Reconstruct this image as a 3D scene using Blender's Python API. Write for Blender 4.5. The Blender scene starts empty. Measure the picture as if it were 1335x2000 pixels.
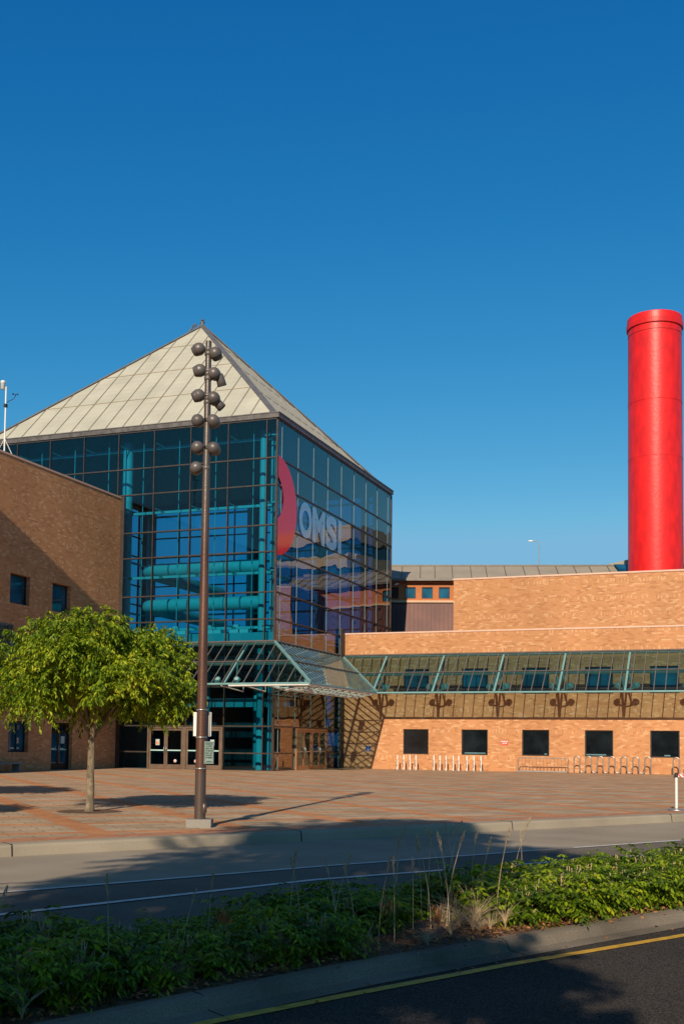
import bpy, math, random
import numpy as np
from mathutils import Vector, Matrix, Euler
R = math.radians
sc = bpy.context.scene
COL = sc.collection

# ------------------------------------------------------------------ camera
cam = bpy.data.cameras.new('camera')
cam.sensor_fit = 'VERTICAL'
cam.sensor_height = 36.0
cam.lens = 2203.356 * 36.0 / 2000.0
cam.shift_y = (1325.23 - 1000.0) / 2000.0
cam.clip_start = 0.1
cam.clip_end = 4000
cam_o = bpy.data.objects.new('camera', cam)
COL.objects.link(cam_o)
_r = Vector((0.936817, 0.349634, 0.011419)); _u = Vector((0.009734, -0.058682, 0.998229)); _d = Vector((-0.349685, 0.935047, 0.058377))
M = Matrix((( _r.x, _u.x, -_d.x, 22.763), (_r.y, _u.y, -_d.y, -51.2265), (_r.z, _u.z, -_d.z, 1.355), (0, 0, 0, 1)))
cam_o.matrix_world = M
sc.camera = cam_o

# ------------------------------------------------------------------ light
SUN_EL = R(28.8)
SUN_AZ = math.atan2(0.1421, -0.9899)          # direction towards the sun
world = bpy.data.worlds.new('World'); sc.world = world
world.use_nodes = True
wn = world.node_tree.nodes; wl = world.node_tree.links
for n_ in list(wn): wn.remove(n_)
sky = wn.new('ShaderNodeTexSky'); sky.sky_type = 'NISHITA'; sky.sun_disc = False
sky.sun_elevation = SUN_EL; sky.sun_rotation = SUN_AZ
sky.altitude = 0; sky.air_density = 1.0; sky.dust_density = 0.25; sky.ozone_density = 2.2
bgn = wn.new('ShaderNodeBackground'); bgn.inputs['Strength'].default_value = 0.075
wo = wn.new('ShaderNodeOutputWorld')
SKY_K = 0.075
sep = wn.new('ShaderNodeSeparateColor'); com = wn.new('ShaderNodeCombineColor'); wl.new(sky.outputs[0], sep.inputs[0])
for i_, (a_, g_, k_) in enumerate(((10.0, 2.62, .20), (1.64, 1.13, .47), (1.22, .70, .71))):      # polarised, deep blue evening-sun sky
    m1 = wn.new('ShaderNodeMath'); m1.operation = 'MULTIPLY'; wl.new(sep.outputs[i_], m1.inputs[0]); m1.inputs[1].default_value = .063
    m2 = wn.new('ShaderNodeMath'); m2.operation = 'POWER'; wl.new(m1.outputs[0], m2.inputs[0]); m2.inputs[1].default_value = g_
    m3 = wn.new('ShaderNodeMath'); m3.operation = 'MULTIPLY'; wl.new(m2.outputs[0], m3.inputs[0]); m3.inputs[1].default_value = a_
    m4 = wn.new('ShaderNodeMath'); m4.operation = 'MINIMUM'; wl.new(m3.outputs[0], m4.inputs[0]); m4.inputs[1].default_value = k_
    m5 = wn.new('ShaderNodeMath'); m5.operation = 'DIVIDE'; wl.new(m4.outputs[0], m5.inputs[0]); m5.inputs[1].default_value = SKY_K
    wl.new(m5.outputs[0], com.inputs[i_])
bgn.inputs['Strength'].default_value = SKY_K
# added tint out of view overhead: sky dimmed and neutral to cut blue fill
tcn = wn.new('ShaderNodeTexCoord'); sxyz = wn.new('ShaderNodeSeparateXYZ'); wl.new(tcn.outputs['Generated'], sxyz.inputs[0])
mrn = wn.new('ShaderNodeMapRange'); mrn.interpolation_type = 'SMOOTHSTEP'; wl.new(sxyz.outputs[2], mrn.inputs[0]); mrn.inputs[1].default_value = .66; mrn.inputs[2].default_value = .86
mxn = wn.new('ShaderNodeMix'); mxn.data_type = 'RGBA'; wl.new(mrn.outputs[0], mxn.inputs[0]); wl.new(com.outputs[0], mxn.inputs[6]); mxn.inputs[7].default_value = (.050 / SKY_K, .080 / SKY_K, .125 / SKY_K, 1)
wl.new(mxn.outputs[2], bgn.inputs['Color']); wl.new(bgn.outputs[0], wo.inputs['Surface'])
sun = bpy.data.lights.new('sun', 'SUN'); sun.energy = 4.9; sun.angle = R(0.53); sun.color = (1.0, 0.85, 0.65)
sun_o = bpy.data.objects.new('sun', sun); COL.objects.link(sun_o)
sun_o.location = (30, -80, 60)
sun_dir = Vector((0.1421 * math.cos(SUN_EL), -0.9899 * math.cos(SUN_EL), math.sin(SUN_EL)))
sun_o.rotation_euler = (-sun_dir).to_track_quat('-Z', 'Y').to_euler()
sc.view_settings.view_transform = 'Standard'; sc.view_settings.look = 'None'
sc.view_settings.exposure = 0.0; sc.view_settings.gamma = 1.0
sc.cycles.max_bounces = 10; sc.cycles.transparent_max_bounces = 24
sc.cycles.caustics_reflective = False; sc.cycles.caustics_refractive = False
sc.cycles.sample_clamp_indirect = 6.0
sc.cycles.use_denoising = True

# ------------------------------------------------------------------ helpers
ROOT = {}          # object name -> world location of its origin

def link(o, parent=None):
    COL.objects.link(o)
    if parent is not None: o.parent = parent
    return o

def thing(name, label, cat, loc=(0, 0, 0), group=None):
    o = bpy.data.objects.new(name, None); o.empty_display_size = 0.2
    o.location = loc; link(o)
    o['label'] = label; o['category'] = cat
    if group: o['group'] = group
    ROOT[o.name] = Vector(loc)
    return o

def tag(o, label, cat, group=None):
    o['label'] = label; o['category'] = cat
    if group: o['group'] = group
    return o

class MB:
    def __init__(s): s.v = []; s.f = []; s.sm = []
    def add(s, vs, fs, smooth=False):
        b = len(s.v); s.v += [tuple(v) for v in vs]
        s.f += [tuple(i + b for i in f) for f in fs]; s.sm += [smooth] * len(fs)
    def quad(s, a, b, c, d): s.add([a, b, c, d], [(0, 1, 2, 3)])
    def box(s, x0, x1, y0, y1, z0, z1):
        v = [(x, y, z) for z in (z0, z1) for y in (y0, y1) for x in (x0, x1)]
        s.add(v, [(0, 2, 3, 1), (4, 5, 7, 6), (0, 1, 5, 4), (2, 6, 7, 3), (0, 4, 6, 2), (1, 3, 7, 5)])
    def obox(s, c, ax, ay, az):
        c, ax, ay, az = map(Vector, (c, ax, ay, az))
        v = [c + ax * i + ay * j + az * k for k in (-1, 1) for j in (-1, 1) for i in (-1, 1)]
        s.add(v, [(0, 2, 3, 1), (4, 5, 7, 6), (0, 1, 5, 4), (2, 6, 7, 3), (0, 4, 6, 2), (1, 3, 7, 5)])
    def bar(s, p, q, w, h, up=(0, 0, 1)):
        p, q = Vector(p), Vector(q); d = q - p; L = d.length
        if L < 1e-6: return
        d /= L; up = Vector(up)
        if abs(d.dot(up)) > 0.98: up = Vector((0, 1, 0))
        sx = d.cross(up).normalized(); sz = sx.cross(d).normalized()
        s.obox((p + q) / 2, sx * w / 2, d * L / 2, sz * h / 2)
    def tube(s, pts, r, n=10, cap=True, r2=None, smooth=True):
        pts = [Vector(p) for p in pts]; N = len(pts); rings = []
        ref = None
        for i, p in enumerate(pts):
            t = (pts[min(i + 1, N - 1)] - pts[max(i - 1, 0)]).normalized()
            if ref is None:
                ref = Vector((0, 0, 1)) if abs(t.z) < 0.9 else Vector((1, 0, 0))
            a = (ref - t * ref.dot(t)).normalized(); ref = a
            b = t.cross(a)
            rr = r if r2 is None else r + (r2 - r) * i / (N - 1)
            if isinstance(r, (list, tuple)): rr = r[i]
            rings.append([p + (a * math.cos(2 * math.pi * k / n) + b * math.sin(2 * math.pi * k / n)) * rr for k in range(n)])
        v = [x for rg in rings for x in rg]; f = []
        for i in range(N - 1):
            for k in range(n):
                f.append((i * n + k, i * n + (k + 1) % n, (i + 1) * n + (k + 1) % n, (i + 1) * n + k))
        s.add(v, f, smooth)
        if cap:
            s.add(rings[0], [tuple(range(n))[::-1]]); s.add(rings[-1], [tuple(range(n))])
    def lathe(s, c, axis, prof, n=20, smooth=True):
        c = Vector(c); t = Vector(axis).normalized()
        ref = Vector((0, 0, 1)) if abs(t.z) < 0.9 else Vector((1, 0, 0))
        a = (ref - t * ref.dot(t)).normalized(); b = t.cross(a)
        v = []; f = []
        for (rr, h) in prof:
            v += [c + t * h + (a * math.cos(2 * math.pi * k / n) + b * math.sin(2 * math.pi * k / n)) * rr for k in range(n)]
        for i in range(len(prof) - 1):
            for k in range(n):
                f.append((i * n + k, i * n + (k + 1) % n, (i + 1) * n + (k + 1) % n, (i + 1) * n + k))
        s.add(v, f, smooth)
    def grid_wall(s, mp, u0, u1, w0, w1, holes, th):
        """mp(u, depth, w)->xyz; outer face at depth 0, thickness th inward; holes (u0,u1,w0,w1)."""
        us = sorted(set([u0, u1] + [h[i] for h in holes for i in (0, 1)])); ws = sorted(set([w0, w1] + [h[i] for h in holes for i in (2, 3)]))
        for i in range(len(us) - 1):
            for j in range(len(ws) - 1):
                cu, cw = (us[i] + us[i + 1]) / 2, (ws[j] + ws[j + 1]) / 2
                if any(h[0] < cu < h[1] and h[2] < cw < h[3] for h in holes): continue
                for dd in (0, th):
                    s.quad(mp(us[i], dd, ws[j]), mp(us[i + 1], dd, ws[j]), mp(us[i + 1], dd, ws[j + 1]), mp(us[i], dd, ws[j + 1]))
        for (a, b, c, d) in list(holes) + [(u0, u1, w0, w1)]:
            s.quad(mp(a, 0, c), mp(a, th, c), mp(a, th, d), mp(a, 0, d)); s.quad(mp(b, 0, c), mp(b, th, c), mp(b, th, d), mp(b, 0, d))
            s.quad(mp(a, 0, c), mp(b, 0, c), mp(b, th, c), mp(a, th, c)); s.quad(mp(a, 0, d), mp(b, 0, d), mp(b, th, d), mp(a, th, d))
    def build(s, name, m, parent=None, kind=None, origin=None):
        off = Vector((0, 0, 0))
        if parent is not None: off = ROOT.get(parent.name, Vector((0, 0, 0)))
        elif origin is not None: off = Vector(origin)
        me = bpy.data.meshes.new(name)
        me.from_pydata([(v[0] - off.x, v[1] - off.y, v[2] - off.z) for v in s.v], [], s.f)
        me.materials.append(m)
        me.polygons.foreach_set('use_smooth', s.sm)
        me.update()
        o = bpy.data.objects.new(name, me)
        if parent is None and origin is not None: o.location = origin
        link(o, parent); ROOT[o.name] = off
        if kind: o['kind'] = kind
        return o

def copy_tree(o, parent=None, **kw):
    c = o.copy(); COL.objects.link(c); c.parent = parent
    for ch in list(o.children): copy_tree(ch, c)
    ROOT[c.name] = ROOT.get(o.name, Vector((0, 0, 0)))
    return c

# ------------------------------------------------------------------ materials
def mat(name):
    m = bpy.data.materials.new(name); m.use_nodes = True
    nt = m.node_tree
    for n in list(nt.nodes): nt.nodes.remove(n)
    return m, nt, nt.nodes, nt.links

def nd(nt, t, **kw):
    n = nt.nodes.new(t)
    for k, v in kw.items():
        if k.startswith('i_'): n.inputs[k[2:].replace('_', ' ')].default_value = v
        else: setattr(n, k, v)
    return n

def mth(nt, op, a, b=None, c=None):
    n = nt.nodes.new('ShaderNodeMath'); n.operation = op
    for i, x in enumerate((a, b, c)):
        if x is None: continue
        if isinstance(x, (int, float)): n.inputs[i].default_value = x
        else: nt.links.new(x, n.inputs[i])
    return n.outputs[0]

def mixc(nt, f, a, b, blend='MIX'):
    n = nt.nodes.new('ShaderNodeMix'); n.data_type = 'RGBA'; n.blend_type = blend
    for i, x in ((0, f), (6, a), (7, b)):
        if isinstance(x, (int, float)): n.inputs[i].default_value = x
        elif isinstance(x, tuple): n.inputs[i].default_value = (x[0], x[1], x[2], 1)
        else: nt.links.new(x, n.inputs[i])
    return n.outputs[2]

def simple(name, col, rough=0.6, metal=0.0, var=0.12, nscale=3.0, bump=0.0, col2=None, spec=0.5, stretch=None, bscale=40):
    m, nt, N, L = mat(name)
    g = nd(nt, 'ShaderNodeNewGeometry'); src = g.outputs['Position']
    if stretch:
        mp = nd(nt, 'ShaderNodeMapping'); mp.inputs['Scale'].default_value = stretch; L.new(src, mp.inputs[0]); src = mp.outputs[0]
    no = nd(nt, 'ShaderNodeTexNoise'); no.inputs['Scale'].default_value = nscale; no.inputs['Detail'].default_value = 5; L.new(src, no.inputs['Vector'])
    mr = nd(nt, 'ShaderNodeMapRange'); L.new(no.outputs[0], mr.inputs[0]); mr.inputs[1].default_value = .3; mr.inputs[2].default_value = .7
    c2 = col2 if col2 else tuple(c * (1 - var * 1.6) for c in col)
    c1 = col if col2 else tuple(min(1, c * (1 + var)) for c in col)
    c = mixc(nt, mr.outputs[0], c2, c1)
    p = nd(nt, 'ShaderNodeBsdfPrincipled'); L.new(c, p.inputs['Base Color']); p.inputs['Roughness'].default_value = rough
    p.inputs['Metallic'].default_value = metal; p.inputs['Specular IOR Level'].default_value = spec
    if bump:
        n2 = nd(nt, 'ShaderNodeTexNoise'); n2.inputs['Scale'].default_value = bscale; n2.inputs['Detail'].default_value = 4; L.new(g.outputs['Position'], n2.inputs['Vector'])
        b = nd(nt, 'ShaderNodeBump'); b.inputs['Strength'].default_value = bump; b.inputs['Distance'].default_value = .02; L.new(n2.outputs[0], b.inputs['Height']); L.new(b.outputs[0], p.inputs['Normal'])
    o = nd(nt, 'ShaderNodeOutputMaterial'); L.new(p.outputs[0], o.inputs[0])
    return m

def glass(name, tint, ior=1.6, rough=0.0, wave=0.0, gcol=(1, 1, 1), wscale=.5):
    m, nt, N, L = mat(name)
    t = nd(nt, 'ShaderNodeBsdfTransparent'); t.inputs[0].default_value = (*tint, 1)
    gl = nd(nt, 'ShaderNodeBsdfGlossy'); gl.inputs['Roughness'].default_value = rough; gl.inputs['Color'].default_value = (*gcol, 1)
    fr = nd(nt, 'ShaderNodeFresnel'); fr.inputs['IOR'].default_value = ior
    # fresnel that ignores which side is hit
    if wave:
        g = nd(nt, 'ShaderNodeNewGeometry')
        no = nd(nt, 'ShaderNodeTexNoise'); no.inputs['Scale'].default_value = wscale; no.inputs['Detail'].default_value = 1.0
        L.new(g.outputs['Position'], no.inputs['Vector'])
        b = nd(nt, 'ShaderNodeBump'); b.inputs['Strength'].default_value = 1.0; b.inputs['Distance'].default_value = wave
        L.new(no.outputs[0], b.inputs['Height']); L.new(b.outputs[0], gl.inputs['Normal'])
    lw = nd(nt, 'ShaderNodeLayerWeight'); lw.inputs[0].default_value = .5
    # Schlick: f0 + (1-f0)*(1-cos)^5
    f0 = ((ior - 1) / (ior + 1)) ** 2
    fac = mth(nt, 'ADD', mth(nt, 'MULTIPLY', mth(nt, 'POWER', lw.outputs['Facing'], 4.6), 1 - f0), f0)
    N.remove(fr)
    mx = nd(nt, 'ShaderNodeMixShader'); L.new(fac, mx.inputs[0]); L.new(t.outputs[0], mx.inputs[1]); L.new(gl.outputs[0], mx.inputs[2])
    o = nd(nt, 'ShaderNodeOutputMaterial'); L.new(mx.outputs[0], o.inputs[0])
    return m

def brick(name, dark, mid, light, mortar):
    m, nt, N, L = mat(name)
    g = nd(nt, 'ShaderNodeNewGeometry'); sp = nd(nt, 'ShaderNodeSeparateXYZ'); L.new(g.outputs['Position'], sp.inputs[0])
    u = mth(nt, 'ADD', sp.outputs[0], sp.outputs[1]); z = sp.outputs[2]
    def bt(a, b, w, h):
        cb = nd(nt, 'ShaderNodeCombineXYZ'); L.new(a, cb.inputs[0]); L.new(b, cb.inputs[1])
        t = nd(nt, 'ShaderNodeTexBrick'); L.new(cb.outputs[0], t.inputs['Vector']); t.inputs['Scale'].default_value = 1
        t.inputs['Brick Width'].default_value = w; t.inputs['Row Height'].default_value = h; t.inputs['Mortar Size'].default_value = .006
        t.inputs['Color1'].default_value = (0, 0, 0, 1); t.inputs['Color2'].default_value = (1, 1, 1, 1); t.inputs['Mortar'].default_value = (.5, .5, .5, 1)
        return t
    A = bt(u, z, .25, .088); B = bt(z, u, .22, .088)
    msk = None
    for zc in (.72, 2.17, 3.32, 5.62, 6.6, 7.6, 9.05, 9.95, 10.95, 12.4, 13.5):
        k = mth(nt, 'COMPARE', z, zc, .11)
        msk = k if msk is None else mth(nt, 'MAXIMUM', msk, k)
    col = mixc(nt, msk, A.outputs['Color'], B.outputs['Color'])
    fac = nd(nt, 'ShaderNodeMix'); fac.data_type = 'FLOAT'; L.new(msk, fac.inputs[0]); L.new(A.outputs['Fac'], fac.inputs[2]); L.new(B.outputs['Fac'], fac.inputs[3])
    no = nd(nt, 'ShaderNodeTexNoise'); no.inputs['Scale'].default_value = .9; no.inputs['Detail'].default_value = 4; L.new(g.outputs['Position'], no.inputs['Vector'])
    bw = nd(nt, 'ShaderNodeRGBToBW'); L.new(col, bw.inputs[0])
    v = mth(nt, 'ADD', bw.outputs[0], mth(nt, 'MULTIPLY', mth(nt, 'SUBTRACT', no.outputs[0], .5), .22))
    v = mth(nt, 'ADD', v, mth(nt, 'MULTIPLY', msk, .08))
    rp = nd(nt, 'ShaderNodeValToRGB'); L.new(v, rp.inputs[0]); e = rp.color_ramp.elements
    e[0].position = 0.0; e[0].color = (*dark, 1); e[1].position = 1.0; e[1].color = (*light, 1)
    for pos, c in ((.30, mid), (.84, tuple(x * 1.08 for x in mid)), (.93, light)):
        q = rp.color_ramp.elements.new(pos); q.color = (*c, 1)
    c = mixc(nt, fac.outputs[0], rp.outputs[0], mortar)
    # weathering streaks and broad patches
    mp = nd(nt, 'ShaderNodeMapping'); mp.inputs['Scale'].default_value = (.45, .45, .12); L.new(g.outputs['Position'], mp.inputs[0])
    n3 = nd(nt, 'ShaderNodeTexNoise'); n3.inputs['Scale'].default_value = 1; n3.inputs['Detail'].default_value = 6; L.new(mp.outputs[0], n3.inputs['Vector'])
    mr = nd(nt, 'ShaderNodeMapRange'); L.new(n3.outputs[0], mr.inputs[0]); mr.inputs[1].default_value = .3; mr.inputs[2].default_value = .7; mr.inputs[3].default_value = .86; mr.inputs[4].default_value = 1.07
    cc = nd(nt, 'ShaderNodeCombineColor')
    for i in range(3): L.new(mr.outputs[0], cc.inputs[i])
    c = mixc(nt, 1.0, c, cc.outputs[0], 'MULTIPLY')
    p = nd(nt, 'ShaderNodeBsdfPrincipled'); L.new(c, p.inputs['Base Color']); p.inputs['Roughness'].default_value = .9; p.inputs['Specular IOR Level'].default_value = .08
    bp = nd(nt, 'ShaderNodeBump'); bp.inputs['Strength'].default_value = .35; bp.inputs['Distance'].default_value = .008; bp.invert = True
    L.new(fac.outputs[0], bp.inputs['Height']); L.new(bp.outputs[0], p.inputs['Normal'])
    o = nd(nt, 'ShaderNodeOutputMaterial'); L.new(p.outputs[0], o.inputs[0])
    return m

def leafmat(name, cols, trans=.45, rough=.45):
    m, nt, N, L = mat(name)
    g = nd(nt, 'ShaderNodeNewGeometry')
    rp = nd(nt, 'ShaderNodeValToRGB'); e = rp.color_ramp.elements
    no = nd(nt, 'ShaderNodeTexNoise'); no.inputs['Scale'].default_value = 1.6; no.inputs['Detail'].default_value = 2; L.new(g.outputs['Position'], no.inputs['Vector'])
    v = mth(nt, 'ADD', mth(nt, 'MULTIPLY', g.outputs['Random Per Island'], .62), mth(nt, 'MULTIPLY', mth(nt, 'SUBTRACT', no.outputs[0], .3), .9))
    L.new(v, rp.inputs[0])
    e[0].position = 0; e[0].color = (*cols[0][1], 1); e[1].position = 1; e[1].color = (*cols[-1][1], 1)
    for pos, c in cols[1:-1]:
        q = rp.color_ramp.elements.new(pos); q.color = (*c, 1)
    p = nd(nt, 'ShaderNodeBsdfPrincipled'); L.new(rp.outputs[0], p.inputs['Base Color']); p.inputs['Roughness'].default_value = rough
    p.inputs['Specular IOR Level'].default_value = .22
    t = nd(nt, 'ShaderNodeBsdfTranslucent')
    tc = mixc(nt, 1.0, rp.outputs[0], (1.35, 1.25, .45), 'MULTIPLY'); L.new(tc, t.inputs[0])
    mx = nd(nt, 'ShaderNodeMixShader'); mx.inputs[0].default_value = trans; L.new(p.outputs[0], mx.inputs[1]); L.new(t.outputs[0], mx.inputs[2])
    o = nd(nt, 'ShaderNodeOutputMaterial'); L.new(mx.outputs[0], o.inputs[0])
    return m

def speckle(name, base, spread, rough=.85, sc1=180, patch=.12, cracks=False):
    m, nt, N, L = mat(name)
    g = nd(nt, 'ShaderNodeNewGeometry')
    n1 = nd(nt, 'ShaderNodeTexNoise'); n1.inputs['Scale'].default_value = sc1; n1.inputs['Detail'].default_value = 3; L.new(g.outputs['Position'], n1.inputs['Vector'])
    n2 = nd(nt, 'ShaderNodeTexNoise'); n2.inputs['Scale'].default_value = .7; n2.inputs['Detail'].default_value = 6; L.new(g.outputs['Position'], n2.inputs['Vector'])
    vo = nd(nt, 'ShaderNodeTexVoronoi'); vo.inputs['Scale'].default_value = sc1 * .55; L.new(g.outputs['Position'], vo.inputs['Vector'])
    a = nd(nt, 'ShaderNodeMapRange'); L.new(n1.outputs[0], a.inputs[0]); a.inputs[1].default_value = .35; a.inputs[2].default_value = .7; a.inputs[3].default_value = 1 - spread; a.inputs[4].default_value = 1 + spread
    b = nd(nt, 'ShaderNodeMapRange'); L.new(n2.outputs[0], b.inputs[0]); b.inputs[1].default_value = .3; b.inputs[2].default_value = .7; b.inputs[3].default_value = 1 - patch; b.inputs[4].default_value = 1 + patch
    k = mth(nt, 'MULTIPLY', a.outputs[0], b.outputs[0])
    chip = mth(nt, 'MULTIPLY', mth(nt, 'LESS_THAN', vo.outputs['Distance'], .22), spread * 1.6)
    k = mth(nt, 'ADD', k, chip)
    if cracks:
        v2 = nd(nt, 'ShaderNodeTexVoronoi'); v2.feature = 'DISTANCE_TO_EDGE'; v2.inputs['Scale'].default_value = .35
        n4 = nd(nt, 'ShaderNodeTexNoise'); n4.inputs['Scale'].default_value = 2.5; n4.inputs['Detail'].default_value = 4; L.new(g.outputs['Position'], n4.inputs['Vector'])
        vm = nd(nt, 'ShaderNodeMix'); vm.data_type = 'VECTOR'; vm.inputs[0].default_value = .12; L.new(g.outputs['Position'], vm.inputs[4]); L.new(n4.outputs[1], vm.inputs[5])
        L.new(vm.outputs[1], v2.inputs['Vector'])
        k = mth(nt, 'MULTIPLY', k, mth(nt, 'SUBTRACT', 1.0, mth(nt, 'MULTIPLY', mth(nt, 'LESS_THAN', v2.outputs['Distance'], .006), .45)))
    cc = nd(nt, 'ShaderNodeCombineColor')
    for i in range(3): L.new(mth(nt, 'MULTIPLY', k, base[i]), cc.inputs[i])
    p = nd(nt, 'ShaderNodeBsdfPrincipled'); L.new(cc.outputs[0], p.inputs['Base Color']); p.inputs['Roughness'].default_value = rough; p.inputs['Specular IOR Level'].default_value = .04
    bm = nd(nt, 'ShaderNodeBump'); bm.inputs['Strength'].default_value = .5; bm.inputs['Distance'].default_value = .006; L.new(n1.outputs[0], bm.inputs['Height']); L.new(bm.outputs[0], p.inputs['Normal'])
    o = nd(nt, 'ShaderNodeOutputMaterial'); L.new(p.outputs[0], o.inputs[0])
    return m

def paving_mat():
    m, nt, N, L = mat('plaza_paving')
    g = nd(nt, 'ShaderNodeNewGeometry'); sp = nd(nt, 'ShaderNodeSeparateXYZ'); L.new(g.outputs['Position'], sp.inputs[0])
    a = mth(nt, 'ADD', sp.outputs[0], sp.outputs[1]); b = mth(nt, 'SUBTRACT', sp.outputs[0], sp.outputs[1])
    def band(v, off, period, width):
        t = mth(nt, 'DIVIDE', mth(nt, 'ADD', v, off), period); f = mth(nt, 'FRACT', t)
        return mth(nt, 'LESS_THAN', f, width / period)
    ma = band(a, 23.5 + 33.5, 3.35, .62); mb = band(b, 0.05, 2.62, .46)
    msk = mth(nt, 'MAXIMUM', ma, mb)
    # concrete slabs
    n2 = nd(nt, 'ShaderNodeTexNoise'); n2.inputs['Scale'].default_value = .8; n2.inputs['Detail'].default_value = 7; n2.inputs['Roughness'].default_value = .65; L.new(g.outputs['Position'], n2.inputs['Vector'])
    n1 = nd(nt, 'ShaderNodeTexNoise'); n1.inputs['Scale'].default_value = 30; n1.inputs['Detail'].default_value = 3; L.new(g.outputs['Position'], n1.inputs['Vector'])
    cb = nd(nt, 'ShaderNodeCombineXYZ'); L.new(mth(nt, 'MULTIPLY', a, .7071), cb.inputs[0]); L.new(mth(nt, 'MULTIPLY', b, .7071), cb.inputs[1])
    bt = nd(nt, 'ShaderNodeTexBrick'); L.new(cb.outputs[0], bt.inputs['Vector']); bt.inputs['Scale'].default_value = 1
    bt.inputs['Brick Width'].default_value = .6; bt.inputs['Row Height'].default_value = .3; bt.inputs['Mortar Size'].default_value = .008
    bt.inputs['Color1'].default_value = (.42, .305, .205, 1); bt.inputs['Color2'].default_value = (.53, .39, .265, 1); bt.inputs['Mortar'].default_value = (.16, .13, .1, 1)
    b2 = nd(nt, 'ShaderNodeTexBrick'); L.new(cb.outputs[0], b2.inputs['Vector']); b2.inputs['Scale'].default_value = 1
    b2.inputs['Brick Width'].default_value = .2; b2.inputs['Row Height'].default_value = .1; b2.inputs['Mortar Size'].default_value = .005
    b2.inputs['Color1'].default_value = (.53, .235, .11, 1); b2.inputs['Color2'].default_value = (.64, .30, .15, 1); b2.inputs['Mortar'].default_value = (.26, .14, .08, 1)
    c = mixc(nt, msk, bt.outputs[0], b2.outputs[0])
    mr = nd(nt, 'ShaderNodeMapRange'); L.new(n2.outputs[0], mr.inputs[0]); mr.inputs[1].default_value = .3; mr.inputs[2].default_value = .7; mr.inputs[3].default_value = .72; mr.inputs[4].default_value = 1.15
    m2 = nd(nt, 'ShaderNodeMapRange'); L.new(n1.outputs[0], m2.inputs[0]); m2.inputs[1].default_value = .3; m2.inputs[2].default_value = .7; m2.inputs[3].default_value = .9; m2.inputs[4].default_value = 1.1
    k = mth(nt, 'MULTIPLY', mr.outputs[0], m2.outputs[0]); cc = nd(nt, 'ShaderNodeCombineColor')
    for i in range(3): L.new(k, cc.inputs[i])
    c = mixc(nt, 1.0, c, cc.outputs[0], 'MULTIPLY')
    p = nd(nt, 'ShaderNodeBsdfPrincipled'); L.new(c, p.inputs['Base Color']); p.inputs['Roughness'].default_value = .9; p.inputs['Specular IOR Level'].default_value = .05
    o = nd(nt, 'ShaderNodeOutputMaterial'); L.new(p.outputs[0], o.inputs[0])
    return m

def roofmat(name, base, line, pu=.3575, pv=.36):
    """translucent-looking roof panel with a faint fibre grid"""
    m, nt, N, L = mat(name)
    g = nd(nt, 'ShaderNodeNewGeometry'); sp = nd(nt, 'ShaderNodeSeparateXYZ'); L.new(g.outputs['Position'], sp.inputs[0])
    def ln(v, per, w):
        f = mth(nt, 'FRACT', mth(nt, 'DIVIDE', mth(nt, 'ADD', v, 100.0), per)); return mth(nt, 'LESS_THAN', f, w)
    k = mth(nt, 'MAXIMUM', mth(nt, 'MAXIMUM', ln(sp.outputs[0], pu, .12), ln(sp.outputs[1], pu, .12)), ln(sp.outputs[2], pv, .14))
    n2 = nd(nt, 'ShaderNodeTexNoise'); n2.inputs['Scale'].default_value = .6; n2.inputs['Detail'].default_value = 6; L.new(g.outputs['Position'], n2.inputs['Vector'])
    mr = nd(nt, 'ShaderNodeMapRange'); L.new(n2.outputs[0], mr.inputs[0]); mr.inputs[1].default_value = .3; mr.inputs[2].default_value = .7; mr.inputs[3].default_value = .84; mr.inputs[4].default_value = 1.05
    cc = nd(nt, 'ShaderNodeCombineColor')
    for i in range(3): L.new(mr.outputs[0], cc.inputs[i])
    c = mixc(nt, mth(nt, 'MULTIPLY', k, .28), base, line); c = mixc(nt, 1.0, c, cc.outputs[0], 'MULTIPLY')
    p = nd(nt, 'ShaderNodeBsdfPrincipled'); L.new(c, p.inputs['Base Color']); p.inputs['Roughness'].default_value = .55; p.inputs['Specular IOR Level'].default_value = .3
    o = nd(nt, 'ShaderNodeOutputMaterial'); L.new(p.outputs[0], o.inputs[0])
    return m

def film(name, col, k):
    m, nt, N, L = mat(name)
    p = nd(nt, 'ShaderNodeBsdfPrincipled'); p.inputs['Base Color'].default_value = (*col, 1); p.inputs['Roughness'].default_value = .08; p.inputs['Specular IOR Level'].default_value = .5; p.inputs['IOR'].default_value = 1.45
    t = nd(nt, 'ShaderNodeBsdfTransparent'); mx = nd(nt, 'ShaderNodeMixShader'); mx.inputs[0].default_value = k
    L.new(t.outputs[0], mx.inputs[1]); L.new(p.outputs[0], mx.inputs[2]); o = nd(nt, 'ShaderNodeOutputMaterial'); L.new(mx.outputs[0], o.inputs[0]); return m

def stripes_mat():
    m, nt, N, L = mat('barrier_tape_stripes')
    g = nd(nt, 'ShaderNodeNewGeometry'); sp = nd(nt, 'ShaderNodeSeparateXYZ'); L.new(g.outputs['Position'], sp.inputs[0])
    v = mth(nt, 'ADD', sp.outputs[0], mth(nt, 'MULTIPLY', sp.outputs[2], 1.0))
    f = mth(nt, 'LESS_THAN', mth(nt, 'FRACT', mth(nt, 'DIVIDE', v, .085)), .5)
    c = mixc(nt, f, (.85, .82, .78), (.75, .04, .03))
    p = nd(nt, 'ShaderNodeBsdfPrincipled'); L.new(c, p.inputs['Base Color']); p.inputs['Roughness'].default_value = .5
    o = nd(nt, 'ShaderNodeOutputMaterial'); L.new(p.outputs[0], o.inputs[0])
    return m

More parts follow.
